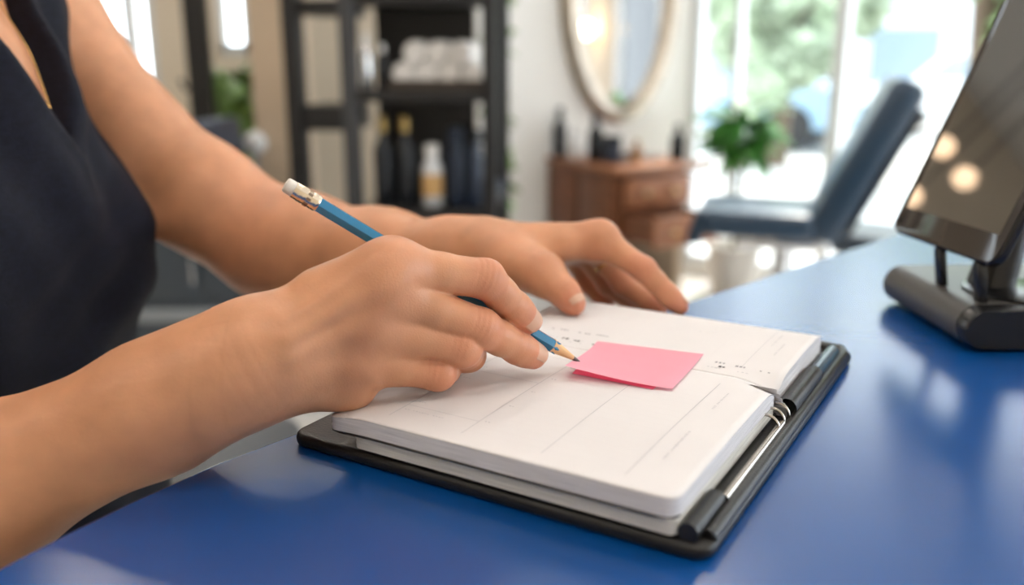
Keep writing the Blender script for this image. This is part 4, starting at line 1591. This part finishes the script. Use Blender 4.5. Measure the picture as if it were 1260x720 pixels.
def blouse_field(P, c, R):
    d = F_sh(P)
    q = P - SM
    s = q @ ax_s; f = q @ ax_f; z = q @ ax_z
    wedge = np.maximum(np.abs(s - VS) * .90 - np.maximum(z - VZ, -.05) * .47, .02 - f)
    neck = np.sqrt(s ** 2 + (f - .02) ** 2 + (np.maximum(z - .02, 0) * .0) ** 2) - .074
    neck = np.maximum(neck, -.005 - z)
    opening = np.minimum(wedge, neck)
    d = d - .0035 * np.exp(-((opening - .007) / .007) ** 2)
    # soft drapes from the shoulders and across the bust
    d = d + .0042 * np.sin(95 * s + 26 * z + 2.2 * np.sin(17 * z + 3)) * np.exp(-((z + .05) / .10) ** 2) * (f > 0)
    d = d + .0016 * np.sin(34 * s - 120 * z + 2 * np.sin(23 * s)) * np.exp(-((z + .22) / .12) ** 2) * np.exp(-((s - .05) / .16) ** 2)
    d = d + .0040 * np.sin(46 * s + 3.0 * np.sin(9 * z)) * np.clip((-z - .18) / .2, 0, 1)
    d = smax(d, -opening, .003)
    d = smax(d, -F_armL(P), .006)
    d = smax(d, -F_armR(P), .006)
    return np.maximum(d, -.54 - z)


b0 = T(0, 0, 0)
xs = np.arange(b0[0] - .30, b0[0] + .30, .0032); ys = np.arange(b0[1] - .30, b0[1] + .30, .0032); zs = np.arange(b0[2] - .57, b0[2] + .12, .0032)
vv, qq = surface_nets(xs, ys, zs, blouse_field)
vv = relax(vv, qq, 2, .5)
M_blouse = mat('navy_crepe', (.0055, .0065, .0150), rough=.75, noise=.35, nscale=160, bump=.5, bscale=420, spec=.22, stretch=(1, 1, 2.2))
blouse = link('blouse', np_mesh('blouse', vv + OFF, qq), M_blouse, person)
blouse['label'] = 'sleeveless navy blouse with a V neckline'

# trousers, shoes and hair (mostly outside the picture)
hipL, hipR = T(.085, -.01, -.50), T(-.085, -.01, -.50)
fl = lambda p, dx: V3(p[0] + ax_f[0] * dx, p[1] + ax_f[1] * dx, 0)
leg_prims = [Cone(T(0, -.01, -.44), T(0, -.01, -.54), .135, .150, ax_f, .72)]
for h, sg in ((hipL, 1), (hipR, -1)):
    kn = fl(h, .03) + ax_z * .42 + ax_s * sg * .01
    an = fl(h, -.02) + ax_z * .10 + ax_s * sg * .015
    leg_prims += [Cone(h, kn, .088, .062), Cone(kn, an, .062, .050)]
F_leg = chain_field(leg_prims, .02)
xs = np.arange(b0[0] - .28, b0[0] + .28, .010); ys = np.arange(b0[1] - .30, b0[1] + .30, .010); zs = np.arange(.03, b0[2] - .38, .010)
vv, qq = surface_nets(xs, ys, zs, lambda P, c, R: np.maximum(F_leg(P), .075 - P[:, 2]))
link('trousers', np_mesh('trousers', vv + OFF, qq), mat('black_cotton', (.012, .012, .014), rough=.85), person)
M_shoe = mat('black_leather', (.010, .010, .010), rough=.35)
for h, sg in ((hipL, 1), (hipR, -1)):
    an = fl(h, -.02) + ax_s * sg * .015
    F_shoe = chain_field([Cone(an + ax_z * .06 - ax_f * .02, an + ax_z * .085, .038, .040), Cone(an + ax_z * .045 - ax_f * .03, an + ax_z * .035 + ax_f * .13, .040, .034)], .02)
    xs = np.arange(an[0] - .13, an[0] + .24, .008); ys = np.arange(an[1] - .20, an[1] + .20, .008); zs = np.arange(-.02, .16, .008)
    vv, qq = surface_nets(xs, ys, zs, lambda P, c, R: np.maximum(F_shoe(P), .002 - P[:, 2]))
    link('shoe', np_mesh('shoe', vv + OFF, qq), M_shoe, person)
F_hair = chain_field([Cone(T(0, .035, .225), T(0, .075, .250), .092, .084), Cone(T(0, -.015, .190), T(0, -.030, .150), .070, .055), Cone(T(0, -.075, .215), T(0, -.080, .212), .045, .045)], .02)
xs = np.arange(b0[0] - .20, b0[0] + .25, .006); ys = np.arange(b0[1] - .20, b0[1] + .20, .006); zs = np.arange(b0[2] + .06, b0[2] + .40, .006)


def hair_field(P, c, R):
    q = P - SM
    s = q @ ax_s; f = q @ ax_f; z = q @ ax_z
    d = F_hair(P) + .002 * np.sin(140 * s + 30 * z)
    face = np.sqrt((s / 1.0) ** 2 + ((f - .155) / 1.15) ** 2 + ((z - .165) / 1.25) ** 2) - .088
    return smax(d, -face, .01)


vv, qq = surface_nets(xs, ys, zs, hair_field)
link('hair', np_mesh('hair', vv + OFF, qq), mat('brown_hair', (.045, .022, .012), rough=.5, bump=.5, bscale=300, stretch=(1, 1, .1)), person)
M_eye = mat('eye_white', (.75, .72, .68), rough=.2)
M_iris = mat('iris', (.05, .025, .012), rough=.15)
for sg in (1, -1):
    e = T(sg * .032, .142, .205) + OFF
    eb = MB().ball(e, .0125, 16, 10).build('eye', M_eye, person)
    MB().ball(e + ax_f * .0085 - ax_z * .004, .006, 12, 8).build('iris', M_iris, eb)

# thin gold chain at the throat and a ring on the left hand
M_gold = mat('gold', (.80, .52, .20), rough=.25, metal=1.0)


def on_skin(p, dirn, lift):
    """March from p along dirn to the body surface, then lift off it a little."""
    p = np.array(p, float)
    for _ in range(60):
        d = float(F_base(p[None])[0])
        if abs(d) < 1e-4: break
        p = p + dirn * d * .8
    return p - dirn * lift


pts = []
for k in range(25):
    u = -1 + 2 * k / 24
    z = .035 - .115 * (1 - abs(u) ** 1.6)
    pts.append(on_skin(T(u * .060 + VS * (1 - abs(u)), .25, z), -ax_f, .001) + OFF)
MB().tube(pts, .0004, 6).build('necklace', M_gold, person)
rc = LM[0] * .55 + LM[1] * .45
rt = unit(LM[1] - LM[0])
ra = unit(np.cross(rt, V3(0, 0, 1))); rb = np.cross(rt, ra)
MB().tube([rc + (ra * math.cos(a) + rb * math.sin(a)) * .0095 + OFF for a in np.linspace(0, 2 * math.pi, 33)], .0010, 8, cap=False).build('finger_ring', M_gold, person)
